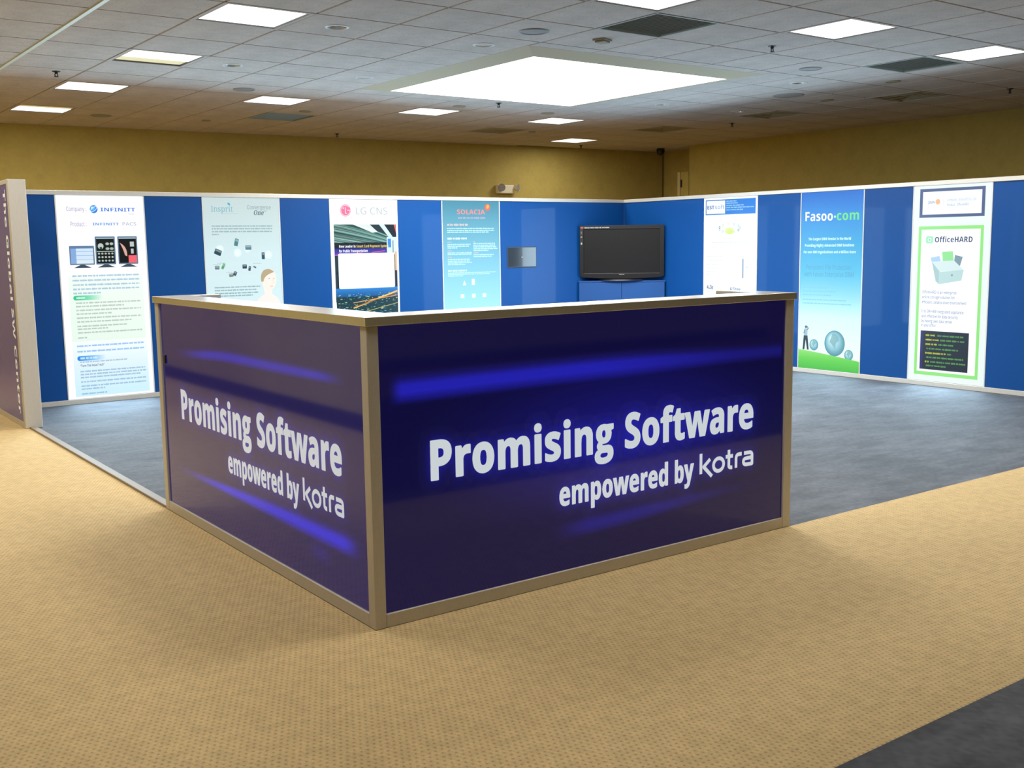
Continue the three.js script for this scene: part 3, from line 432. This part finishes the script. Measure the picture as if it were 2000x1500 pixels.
posters.push(canvas(PW, PH, (c) => { // 7
  c.fillStyle = '#e4efec'; c.fillRect(0, 0, PW, PH);
  c.fillStyle = '#4a5c86'; c.fillRect(u(0.08), vv(0.016), u(0.84), vv(0.145)); c.fillStyle = '#f2f8fc'; c.fillRect(u(0.12), vv(0.031), u(0.76), vv(0.115));
  fit(c, 'JIRAN', u(0.19), u(0.28), vv(0.084), 'bold 18px sans-serif', '#90a0c4'); c.fillStyle = '#f4b48a'; c.beginPath(); c.arc(u(0.32), vv(0.083), 14, 0, 7); c.fill(); c.fillStyle = '#b0bcc8'; c.fillRect(u(0.395), vv(0.07), 2, 34);
  fit(c, 'Company : Jiransoft Co., Ltd', u(0.44), u(0.81), vv(0.076), '18px sans-serif', '#a4b2ce'); fit(c, 'Product : OfficeHARD', u(0.44), u(0.72), vv(0.1), '18px sans-serif', '#94a4c6');
  c.fillStyle = '#8fe07c'; c.fillRect(u(0.08), vv(0.205), u(0.84), vv(0.765)); c.fillStyle = '#fbfeff'; c.fillRect(u(0.118), vv(0.222), u(0.764), vv(0.73));
  c.fillStyle = '#9be2b4'; rr(c, u(0.18), vv(0.255), 44, 38, 10); c.fill(); c.fillStyle = '#e2fbea'; c.beginPath(); c.arc(u(0.18) + 22, vv(0.255) + 19, 11, 0, 7); c.fill(); c.fillStyle = '#8ad0a0'; c.fillRect(u(0.18) + 17, vv(0.255) + 14, 10, 10);
  fit(c, 'OfficeHARD', u(0.295), u(0.79), vv(0.273), 'bold 44px sans-serif', '#343e62', 0.9);
  c.fillStyle = '#a9c8ec'; c.beginPath(); c.moveTo(u(0.25), vv(0.365)); c.lineTo(u(0.37), vv(0.355)); c.lineTo(u(0.40), vv(0.40)); c.lineTo(u(0.28), vv(0.40)); c.fill(); c.fillStyle = '#8fdc90'; c.beginPath(); c.moveTo(u(0.40), vv(0.335)); c.lineTo(u(0.54), vv(0.332)); c.lineTo(u(0.56), vv(0.385)); c.lineTo(u(0.42), vv(0.395)); c.fill(); c.fillStyle = '#7a94a0'; c.beginPath(); c.moveTo(u(0.57), vv(0.35)); c.lineTo(u(0.67), vv(0.36)); c.lineTo(u(0.64), vv(0.405)); c.lineTo(u(0.56), vv(0.39)); c.fill();
  c.fillStyle = '#cfe2e2'; c.beginPath(); c.moveTo(u(0.27), vv(0.385)); c.lineTo(u(0.56), vv(0.378)); c.lineTo(u(0.69), vv(0.425)); c.lineTo(u(0.38), vv(0.435)); c.fill(); c.fillStyle = '#a6c4c4'; c.beginPath(); c.moveTo(u(0.27), vv(0.385)); c.lineTo(u(0.38), vv(0.435)); c.lineTo(u(0.37), vv(0.497)); c.lineTo(u(0.33), vv(0.485)); c.fill(); c.fillStyle = '#b6d2d2'; c.beginPath(); c.moveTo(u(0.37), vv(0.437)); c.lineTo(u(0.69), vv(0.424)); c.lineTo(u(0.665), vv(0.478)); c.lineTo(u(0.37), vv(0.5)); c.fill(); c.fillStyle = '#7fa49a'; c.beginPath(); c.arc(u(0.54), vv(0.452), 6, 0, 7); c.fill();
  const tx = (s, x, y) => fit(c, s, u(0.155), u(x), vv(y), '22px sans-serif', '#5a6894', 0.95);
  tx('OfficeHARD is an enterprise', 0.61, 0.541); tx('online storage solution for', 0.59, 0.567); tx('efficient collaborative environment', 0.74, 0.593); tx('It is SW+HW integrated appliance', 0.71, 0.64); tx('and effective for data security', 0.64, 0.665); tx('by having own data server', 0.57, 0.69); tx('in your office.', 0.36, 0.712);
  c.fillStyle = '#232c38'; c.fillRect(u(0.155), vv(0.74), u(0.635), vv(0.20)); c.fillStyle = '#2c2f68'; c.fillRect(u(0.155), vv(0.74), 16, vv(0.20));
  [[0.763, 0.36, 0.72], [0.786, 0.40, 0.74], [0.809, 0.38, 0.60], [0.832, 0.22, 0.66], [0.855, 0.5, 0.57], [0.877, 0.22, 0.73], [0.9, 0.28, 0.76], [0.92, 0.22, 0.52]].forEach(([y, a, b]) => { words(c, u(0.225), u(a), vv(y), 11, '#c2c83c'); words(c, u(a + 0.02), u(b), vv(y), 10, '#5ea04e'); });
}));

// ---------------------------------------------------------------- booth walls
const poster = (tex) => mat({ map: tex, color: new THREE.Color(0.18, 0.18, 0.18), emissive: 0xffffff, emissiveMap: tex, emissiveIntensity: 0.92, roughness: 0.25 });
const LABELS = ['tall backlit poster headed INFINITT with three monitors', 'tall pale backlit poster headed Insprit with a woman at lower right', 'tall backlit poster headed LG CNS with a blank white card over a train photo', 'tall turquoise backlit poster headed SOLACIA', 'tall white backlit poster headed ESTsoft right of the television', 'tall backlit poster headed Fasoo.com with globes on green grass', 'tall backlit poster headed OfficeHARD in a bright green frame', 'tall backlit poster out of the picture'];
const Y0 = 0.045, Y1 = 1.884;
// origin at the left end of the wall; it runs along local +x, faces local +z
function booth(name, label, category, pos, turn, len, boxes, firstTex) {
  const t = thing(name, label, category, pos, turn);
  obj('top_rail', metreUV(rbx(0, len, Y1, HW, -0.13, 0.012, 0.004)), alu, t);
  obj('base_rail', metreUV(rbx(0, len, 0, Y0, -0.13, 0.012, 0.003)), alu, t);
  obj('core', bx(0, len, Y0, Y1, -0.125, -0.015), mat({ color: 0x20406a, roughness: 0.7 }), t);
  let x = 0;
  const panel = (a, b) => { // blue panels, joint every metre and a bit
    obj('panel', rbx(a + 0.0015, b - 0.0015, Y0 + 0.001, Y1 - 0.001, -0.014, 0, 0.001), bluePanel, t);
  };
  for (const [a, b] of [...boxes, [len, len]]) { if (a > x + 0.02) { if (a - x > 1.3) { panel(x, a); } else panel(x, a); } x = b; }
  boxes.forEach(([a, b], k) => {
    const c = Math.cos(turn), s = Math.sin(turn), wx = pos[0] + c * a, wz = pos[2] - s * a;
    const q = thing('lightbox_poster', LABELS[firstTex + k], 'poster', [wx, Y0, wz], turn, 'backlit posters in the booth walls');
    const w = b - a, h = Y1 - Y0;
    obj('casing', rbx(0.001, w - 0.001, 0.001, h - 0.001, -0.014, -0.004, 0.001), whitePlastic, q);
    const g = new THREE.PlaneGeometry(w - 0.02, h - 0.004); g.translate(w / 2, h / 2, 0);
    const back = bx(0.01, w - 0.01, 0.002, h - 0.002, -0.0035, -0.0002);
    obj('diffuser', back, whitePlastic, q);
    obj('print', g, poster(posters[(firstTex + k) % 7]), q);
    obj('edge_trim', [bx(0.001, 0.011, 0.001, h - 0.001, -0.004, 0.003), bx(w - 0.011, w - 0.001, 0.001, h - 0.001, -0.004, 0.003)], mat({ color: 0xd8d8d6, roughness: 0.5 }), q);
    const mx = wx + c * w / 2, mz = wz - s * w / 2, nx = s, nz = c, my = Y0 + h / 2;
    areaLight(mx + nx * 0.006, my, mz + nz * 0.006, w - 0.03, h - 0.02, firstTex + k === 0 || firstTex + k === 2 || firstTex + k > 3 ? new THREE.Color(0.54, 0.80, 1) : COOL, BOX_LIGHT * ([1, 0.7, 0.9, 0.6, 1, 0.6, 0.9][(firstTex + k) % 7]), 0, null, [mx + nx * 4, my, mz + nz * 4]);
  });
  return t;
}
booth('display_wall', 'blue panelled booth wall at the back with aluminium rails', 'wall', [0.10, 0, -D], 0, W - 0.10, [[0.565, 1.355], [1.90, 2.70], [3.245, 4.055], [4.615, 5.41]].map((b) => b.map((k) => k - 0.10)), 0);
booth('display_wall', 'blue panelled booth wall on the right with aluminium rails', 'wall', [W, 0, -D], -Math.PI / 2, D - 0.0, [[5.403, 4.6], [4.02, 3.235], [2.697, 1.90]].map(([a, b]) => [D - a, D - b]), 4);

// wall mounted grey monitor on the back booth wall
{
  const t = thing('wall_screen', 'small dark grey screen set in the blue wall beside the turquoise poster', 'screen', [5.505, 1.12, -D]);
  obj('bezel', rbx(0, 0.425, 0, 0.24, -0.004, 0.008, 0.003), mat({ color: 0x3a3d40, roughness: 0.4 }), t);
  obj('glass', rbx(0.008, 0.417, 0.008, 0.232, 0.006, 0.0095, 0.001), mat({ color: 0x2b2f31, roughness: 0.12, clearcoat: 0.4, clearcoatRoughness: 0.02 }), t);
  obj('badge', bx(0.2, 0.222, 0.116, 0.121, 0.0095, 0.0103), whitePlastic, t);
}
// corner cabinet and television, front across the corner
{
  const t = thing('corner_cabinet', 'blue corner cabinet with two doors under the television', 'cabinet', [W - 0.015, 0, -D + 0.015]);
  const piece = (n, g, m, p) => obj(n, g.rotateY(-Math.PI / 4), m, p);
  // local: +z out of the corner, x along the front
  const d = 0.53, h = 0.935, sh = new THREE.Shape([new THREE.Vector2(0, -0.012), new THREE.Vector2(d - 0.012, -(d - 0.008)), new THREE.Vector2(-(d - 0.012), -(d - 0.008))]);
  const body = new THREE.ExtrudeGeometry(sh, { depth: h - 0.07, bevelEnabled: false }); body.rotateX(-Math.PI / 2); body.translate(0, 0.05, 0);
  piece('body', body, blueLaminate, t);
  const top = new THREE.ExtrudeGeometry(new THREE.Shape([new THREE.Vector2(0, -0.008), new THREE.Vector2(d - 0.002, -d), new THREE.Vector2(-(d - 0.002), -d)]), { depth: 0.018, bevelEnabled: false }); top.rotateX(-Math.PI / 2); top.translate(0, h - 0.02, 0.0);
  piece('top', top, blueLaminate, t);
  piece('plinth', bx(-0.42, 0.42, 0, 0.05, d - 0.07, d - 0.05), darkTrim, t);
  piece('door', rbx(-0.518, -0.0025, 0.055, h - 0.024, d - 0.006, d + 0.012, 0.002), blueLaminate, t);
  piece('door', rbx(0.0025, 0.518, 0.055, h - 0.024, d - 0.006, d + 0.012, 0.002), blueLaminate, t);
}
{
  const t = thing('television', 'black flat television on the blue corner cabinet', 'television', [W - 0.53 / Math.SQRT2, 0.935, -D + 0.53 / Math.SQRT2], -Math.PI / 4);
  const y = (a) => a - 0.935;
  // bezel outline with gently bowed lower edge
  const s = new THREE.Shape(), x = 0.507; s.moveTo(-x, y(1.585)); s.quadraticCurveTo(-x, y(1.597), -x + 0.012, y(1.597)); s.lineTo(x - 0.012, y(1.597)); s.quadraticCurveTo(x, y(1.597), x, y(1.585)); s.lineTo(x, y(1.0)); s.quadraticCurveTo(x, y(0.984), x - 0.03, y(0.98)); s.quadraticCurveTo(0, y(0.938), -x + 0.03, y(0.98)); s.quadraticCurveTo(-x, y(0.984), -x, y(1.0)); s.lineTo(-x, y(1.585));
  const hole = new THREE.Path(); hole.moveTo(-0.465, y(1.022)); hole.lineTo(0.465, y(1.022)); hole.lineTo(0.465, y(1.558)); hole.lineTo(-0.465, y(1.558)); hole.lineTo(-0.465, y(1.022)); s.holes.push(hole);
  obj('bezel', new THREE.ExtrudeGeometry(s, { depth: 0.025, bevelEnabled: true, bevelSize: 0.004, bevelThickness: 0.004, bevelSegments: 2, curveSegments: 16 }).translate(0, 0, 0.0), blackPlastic, t);
  obj('back_shell', rbx(-0.42, 0.42, y(1.02), y(1.55), -0.06, 0.0, 0.02), blackPlastic, t);
  obj('screen', bx(-0.468, 0.468, y(1.02), y(1.56), 0.006, 0.016), blackGlass, t);
  obj('neck', rbx(-0.1, 0.1, 0.004, y(1.05), -0.05, -0.01, 0.01), blackPlastic, t);
  obj('stand_base', new THREE.CylinderGeometry(0.28, 0.29, 0.012, 40).scale(1, 1, 0.42).translate(0, 0.007, -0.03), blackPlastic, t);
  const stick = canvas(512, 300, (c) => { c.fillStyle = '#1c1a1d'; c.fillRect(0, 0, 512, 300); c.fillStyle = '#8a3f36'; c.beginPath(); c.arc(34, 34, 30, 0, 7); c.fill(); c.fillStyle = '#c9a08c'; c.fillRect(14, 28, 40, 10); words(c, 78, 500, 36, 26, '#c9c9cc'); c.fillStyle = '#b8b4ae'; c.beginPath(); c.arc(30, 270, 16, 0, 7); c.fill(); c.fillStyle = '#7d6a58'; c.fillRect(18, 100, 22, 36); c.fillStyle = '#a8a49c'; c.fillRect(14, 170, 30, 16); });
  const decalMat = mat({ map: stick, roughness: 0.45 });
  const uvBox = (x0, x1, y0, y1, u0, u1, v0, v1) => { const g = new THREE.PlaneGeometry(x1 - x0, y1 - y0); g.translate((x0 + x1) / 2, (y0 + y1) / 2, 0.0302); const q = g.attributes.uv; for (let i = 0; i < 4; i++) q.setXY(i, q.getX(i) ? u1 : u0, q.getY(i) ? v1 : v0); return g; };
  obj('sticker', [uvBox(-0.505, -0.14, y(1.560), y(1.592), 0, 1, 0.77, 1), uvBox(-0.505, -0.468, y(1.36), y(1.558), 0, 0.12, 0, 0.77)].map((g) => g.toNonIndexed()), decalMat, t).userData = { label: 'row of small printed stickers along the bezel' };
  obj('maker_badge', bx(-0.032, 0.032, y(1.004), y(1.012), 0.029, 0.0305), mat({ color: 0x8a8378, roughness: 0.4 }), t);
}

// name wall at the left end of the booth
{
  const z1 = -5.638, z0 = -D - 0.13;
  const t = thing('sign_wall', 'purple name wall reading The Global SW Center at the far left', 'sign', [0.035, 0, z1]);
  const L = z1 - z0;
  obj('end_post', metreUV(rbx(-0.065, 0.065, 0, 1.945, -0.06, 0, 0.005)), alu, t);
  obj('core', bx(-0.055, 0.055, 0.03, 1.93, -L, -0.06), mat({ color: 0x2a2740, roughness: 0.6 }), t);
  obj('cap', metreUV(rbx(-0.064, 0.064, 1.91, 1.944, -L, -0.061, 0.004)), alu, t);
  obj('plinth', metreUV(rbx(-0.064, 0.064, 0, 0.045, -L, -0.061, 0.003)), alu, t);
  const tex = canvas(640, 1200, (c, w, h) => { // one pixel = 1/640 of the panel height
    c.fillStyle = '#574c7c'; c.fillRect(0, 0, w, h);
    c.save(); c.translate(w - 78, h * 0.018); c.rotate(Math.PI / 2); c.font = 'bold 74px sans-serif'; c.textBaseline = 'middle'; c.fillStyle = '#e2ece4'; const m = c.measureText('The Global SW Center').width; c.scale(h * 0.955 / m, 1.0); c.fillText('The Global SW Center', 0, 0); c.restore();
  });
  const pl = 1.0, g = new THREE.PlaneGeometry(pl, 1.86); g.rotateY(-Math.PI / 2); g.translate(-0.0605, 0.978, -0.062 - pl / 2);
  obj('panel', bx(-0.060, -0.055, 0.046, 1.909, -L, -0.061), mat({ color: 0x3a3456, roughness: 0.3 }), t);
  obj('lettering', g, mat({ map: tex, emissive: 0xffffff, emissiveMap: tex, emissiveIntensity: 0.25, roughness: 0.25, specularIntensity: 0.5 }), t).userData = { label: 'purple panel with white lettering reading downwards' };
}
// metal threshold between the passage carpet and the booth carpet
tag(obj('threshold_strip', metreUV(rbx(0.0, 0.05, -0.004, 0.014, -5.636, -2.352, 0.004)), mat({ color: 0x94897c, roughness: 0.6, metalness: 0.2 })), 'metal floor strip from the name wall to the counter', 'threshold strip');

// ---------------------------------------------------------------- reception counter
{
  const LR = 2.313, LL = 2.346, H = 1.15, T = 0.17, P = 0.047;
  const t = thing('reception_counter', 'corner reception counter with glowing navy panels reading Promising Software', 'counter');
  // countertop outline (x, -z)
  const o = 0.006, V = (x, z) => new THREE.Vector2(x, -z);
  const s = new THREE.Shape([V(-o, o), V(LR + o, o), V(LR + o, -0.42), V(LR - 0.09, -0.42), V(LR - 0.09, -T), V(T, -T), V(T, -LL + 0.085), V(0.33, -LL + 0.085), V(0.33, -LL - o), V(-o, -LL - o)]);
  const top = new THREE.ExtrudeGeometry(s, { depth: 0.029, bevelEnabled: true, bevelSize: 0.002, bevelThickness: 0.002, bevelSegments: 2 }); top.rotateX(-Math.PI / 2); top.translate(0, H - 0.031, 0);
  obj('countertop', metreUV(top.toNonIndexed()), aluTop, t).userData = { label: 'brushed aluminium countertop' };
  const yt = H - 0.034;
  obj('corner_post', metreUV(rbx(0, P, 0, yt, -P - 0.004, 0, 0.004)), alu, t);
  obj('end_post', metreUV(rbx(LR - 0.055, LR, 0, yt, -0.055, 0, 0.004)), alu, t);
  obj('end_post', metreUV(rbx(0, 0.055, 0, yt, -LL, -LL + 0.055, 0.004)), alu, t);
  obj('base_rail', metreUV(rbx(P + 0.001, LR - 0.056, 0, 0.052, -0.05, -0.001, 0.003)), alu, t);
  obj('base_rail', metreUV(rbx(0.001, 0.05, 0, 0.052, -LL + 0.056, -P - 0.005, 0.003)), alu, t);
  obj('end_fin', metreUV(rbx(LR - 0.085, LR - 0.005, 0, yt, -0.415, -0.056, 0.004)), alu, t);
  obj('end_fin', metreUV(rbx(0.056, 0.325, 0, yt, -LL + 0.005, -LL + 0.08, 0.004)), alu, t);
  obj('back_panel', [bx(0.06, LR - 0.09, 0.01, yt, -T + 0.005, -T + 0.03), bx(T - 0.03, T - 0.005, 0.01, yt, -LL + 0.085, -T + 0.004)], mat({ color: 0xa8a6a4, roughness: 0.6 }), t);
  const kotra = (c, x, y, w, h, k) => { // rounded single line lettering, x height 0.62 of h, baseline y
    c.save(); c.strokeStyle = k; c.lineWidth = h * 0.185; c.lineCap = 'butt'; c.lineJoin = 'round'; const X = (q) => x + w * q, xh = h * 0.66;
    c.beginPath(); c.moveTo(X(0.025), y); c.lineTo(X(0.025), y - h); c.moveTo(X(0.19), y - xh); c.lineTo(X(0.075), y - xh * 0.5); c.lineTo(X(0.225), y + h * 0.2); c.stroke();
    c.beginPath(); c.ellipse(X(0.345), y - xh * 0.5 + h * 0.02, w * 0.093, xh * 0.47, 0, 0, 7); c.stroke();
    c.beginPath(); c.moveTo(X(0.535), y - h * 0.95); c.lineTo(X(0.535), y - h * 0.16); c.quadraticCurveTo(X(0.535), y - h * 0.04, X(0.60), y - h * 0.05); c.moveTo(X(0.475), y - xh + h * 0.04); c.lineTo(X(0.61), y - xh + h * 0.04); c.stroke();
    c.beginPath(); c.moveTo(X(0.67), y + h * 0.02); c.lineTo(X(0.67), y - xh * 0.66); c.quadraticCurveTo(X(0.67), y - xh, X(0.73), y - xh + h * 0.02); c.lineTo(X(0.775), y - xh + h * 0.02); c.stroke();
    c.beginPath(); c.moveTo(X(0.82), y - xh + h * 0.02); c.lineTo(X(0.92), y - xh + h * 0.02); c.quadraticCurveTo(X(0.975), y - xh + h * 0.02, X(0.975), y - xh * 0.7); c.lineTo(X(0.975), y - h * 0.05); c.lineTo(X(0.88), y - h * 0.05); c.quadraticCurveTo(X(0.81), y - h * 0.05, X(0.81), y - xh * 0.34); c.quadraticCurveTo(X(0.81), y - xh * 0.56, X(0.88), y - xh * 0.56); c.lineTo(X(0.97), y - xh * 0.56); c.stroke(); c.restore();
  };
  // panel graphics; u from the panel's left edge in metres, y up in metres from the floor
  const PX = 900, PY0 = 0.048, PY1 = yt;
  function graphics(w, base, draw) { return canvas(Math.round(w * PX), Math.round((PY1 - PY0) * PX), (c, cw, ch) => { c.fillStyle = base; c.fillRect(0, 0, cw, ch); draw(c, (q) => q * PX, (y) => (PY1 - y) * PX, cw, ch); }); }
  function streak(c, X, Y, pts, color, blur) { // closed outline of a printed light streak
    c.save(); c.shadowColor = color; c.shadowBlur = blur; c.fillStyle = color; c.beginPath(); pts.forEach(([a, b], i) => (i ? c.lineTo(X(a), Y(b)) : c.moveTo(X(a), Y(b)))); c.closePath(); c.fill(); c.restore();
  }
  function slogan(c, X, Y, du, base, dyb, white) {
    c.save(); c.shadowColor = 'rgba(42,42,208,.45)'; c.shadowBlur = 40; // printed blue halo round the letters
    for (let k = 0; k < 2; k++) text(c, X, Y, du, base, dyb, white);
    c.restore(); text(c, X, Y, du, base, dyb, white);
  }
  function text(c, X, Y, du, base, dyb, white) {
    const size = 0.206 * PX;
    const put = (str, x0, x1, y, sz) => { c.save(); c.font = 'bold ' + sz + 'px sans-serif'; c.textBaseline = 'alphabetic'; c.fillStyle = white; const w = c.measureText(str).width; c.translate(X(x0 + du), Y(y)); c.scale((X(x1) - X(x0)) / w, 1); c.fillText(str, 0, 0); c.strokeStyle = white; c.lineJoin = 'round'; c.lineWidth = sz * 0.035; c.strokeText(str, 0, 0); c.restore(); };
    put('Promising', 0.196, 1.122, base, size); put('Software', 1.180, 2.003, base, size);
    put('empowered by', 0.821, 1.602, base + dyb, size * 0.66);
    kotra(c, X(1.640 + du), Y(base + dyb + 0.018), X(0.362), size * 0.46, white);
  }
  const wR = LR - 0.055 - P, wL = LL - 0.055 - P - 0.004;
  // soft streak: centre line yc(u), half height hh(u), strength al(u)
  const soft = (c, X, Y, u0, u1, yc, hh, rgb, al) => { for (let px = Math.floor(X(u0)); px < X(u1); px++) { const q = px / PX, h = hh(q), y = yc(q), k = al(q), g = c.createLinearGradient(0, Y(y + h), 0, Y(y - h)); for (const [t, m] of [[0, 0], [0.2, 0.35], [0.4, 0.95], [0.62, 1], [0.85, 0.5], [1, 0]]) g.addColorStop(t, 'rgba(' + rgb + ',' + (m * k).toFixed(3) + ')'); c.fillStyle = g; c.fillRect(px, Y(y + h), 1, X(2 * h)); } };
  const ramp = (q, a, b) => { const t = Math.max(0, Math.min(1, (q - a) / (b - a))); return t * t * (3 - 2 * t); };
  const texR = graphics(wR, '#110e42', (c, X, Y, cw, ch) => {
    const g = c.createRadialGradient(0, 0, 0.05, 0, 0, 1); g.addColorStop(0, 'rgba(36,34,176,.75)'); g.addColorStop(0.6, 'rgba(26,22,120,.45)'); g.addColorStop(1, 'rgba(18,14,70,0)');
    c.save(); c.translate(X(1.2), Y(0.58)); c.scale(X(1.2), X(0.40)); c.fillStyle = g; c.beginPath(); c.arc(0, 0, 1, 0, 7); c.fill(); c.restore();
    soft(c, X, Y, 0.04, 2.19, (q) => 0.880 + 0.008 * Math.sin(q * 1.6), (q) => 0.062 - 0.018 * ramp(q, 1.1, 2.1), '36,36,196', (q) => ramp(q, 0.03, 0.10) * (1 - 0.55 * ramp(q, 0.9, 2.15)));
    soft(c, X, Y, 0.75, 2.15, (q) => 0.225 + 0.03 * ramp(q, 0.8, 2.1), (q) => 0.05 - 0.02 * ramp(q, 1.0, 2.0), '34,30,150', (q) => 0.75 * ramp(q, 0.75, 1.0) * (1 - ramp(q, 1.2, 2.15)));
    slogan(c, X, Y, 0, 0.525, -0.197, '#e4edf2');
  });
  const texL = graphics(wL, '#211c58', (c, X, Y) => {  // base paler than the right panel: bluish reflection put into the colour
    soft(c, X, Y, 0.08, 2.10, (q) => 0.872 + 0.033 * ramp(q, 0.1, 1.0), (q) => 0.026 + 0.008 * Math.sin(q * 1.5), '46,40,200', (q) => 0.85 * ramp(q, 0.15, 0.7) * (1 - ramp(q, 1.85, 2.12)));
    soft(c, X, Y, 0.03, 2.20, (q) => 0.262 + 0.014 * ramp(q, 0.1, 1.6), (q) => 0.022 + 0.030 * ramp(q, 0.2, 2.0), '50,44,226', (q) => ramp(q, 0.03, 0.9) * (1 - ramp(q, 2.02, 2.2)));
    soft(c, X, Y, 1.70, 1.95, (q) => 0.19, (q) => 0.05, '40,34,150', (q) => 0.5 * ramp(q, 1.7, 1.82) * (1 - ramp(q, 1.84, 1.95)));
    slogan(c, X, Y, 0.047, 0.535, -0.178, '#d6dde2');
  });
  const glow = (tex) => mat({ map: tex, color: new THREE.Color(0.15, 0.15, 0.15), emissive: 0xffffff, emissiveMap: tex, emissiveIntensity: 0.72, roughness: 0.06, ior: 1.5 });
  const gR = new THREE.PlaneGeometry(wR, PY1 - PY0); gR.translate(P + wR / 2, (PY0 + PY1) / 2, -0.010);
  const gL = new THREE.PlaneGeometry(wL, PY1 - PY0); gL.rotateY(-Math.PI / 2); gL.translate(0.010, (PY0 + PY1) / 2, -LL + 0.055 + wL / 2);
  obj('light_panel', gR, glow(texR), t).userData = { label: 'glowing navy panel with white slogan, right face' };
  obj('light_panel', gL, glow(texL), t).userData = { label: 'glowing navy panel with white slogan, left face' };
  obj('panel_backing', [bx(P, LR - 0.055, PY0, PY1, -0.03, -0.0105), bx(0.0105, 0.03, PY0, PY1, -LL + 0.055, -P - 0.004)], mat({ color: 0x16142c, roughness: 0.6 }), t);
  obj('lock', rbx(0.003, 0.009, 0.80, 0.845, -LL + 0.085, -LL + 0.11, 0.002), blackPlastic, t).userData = { label: 'small black lock near the left end' };
}

renderer.render(scene, camera);
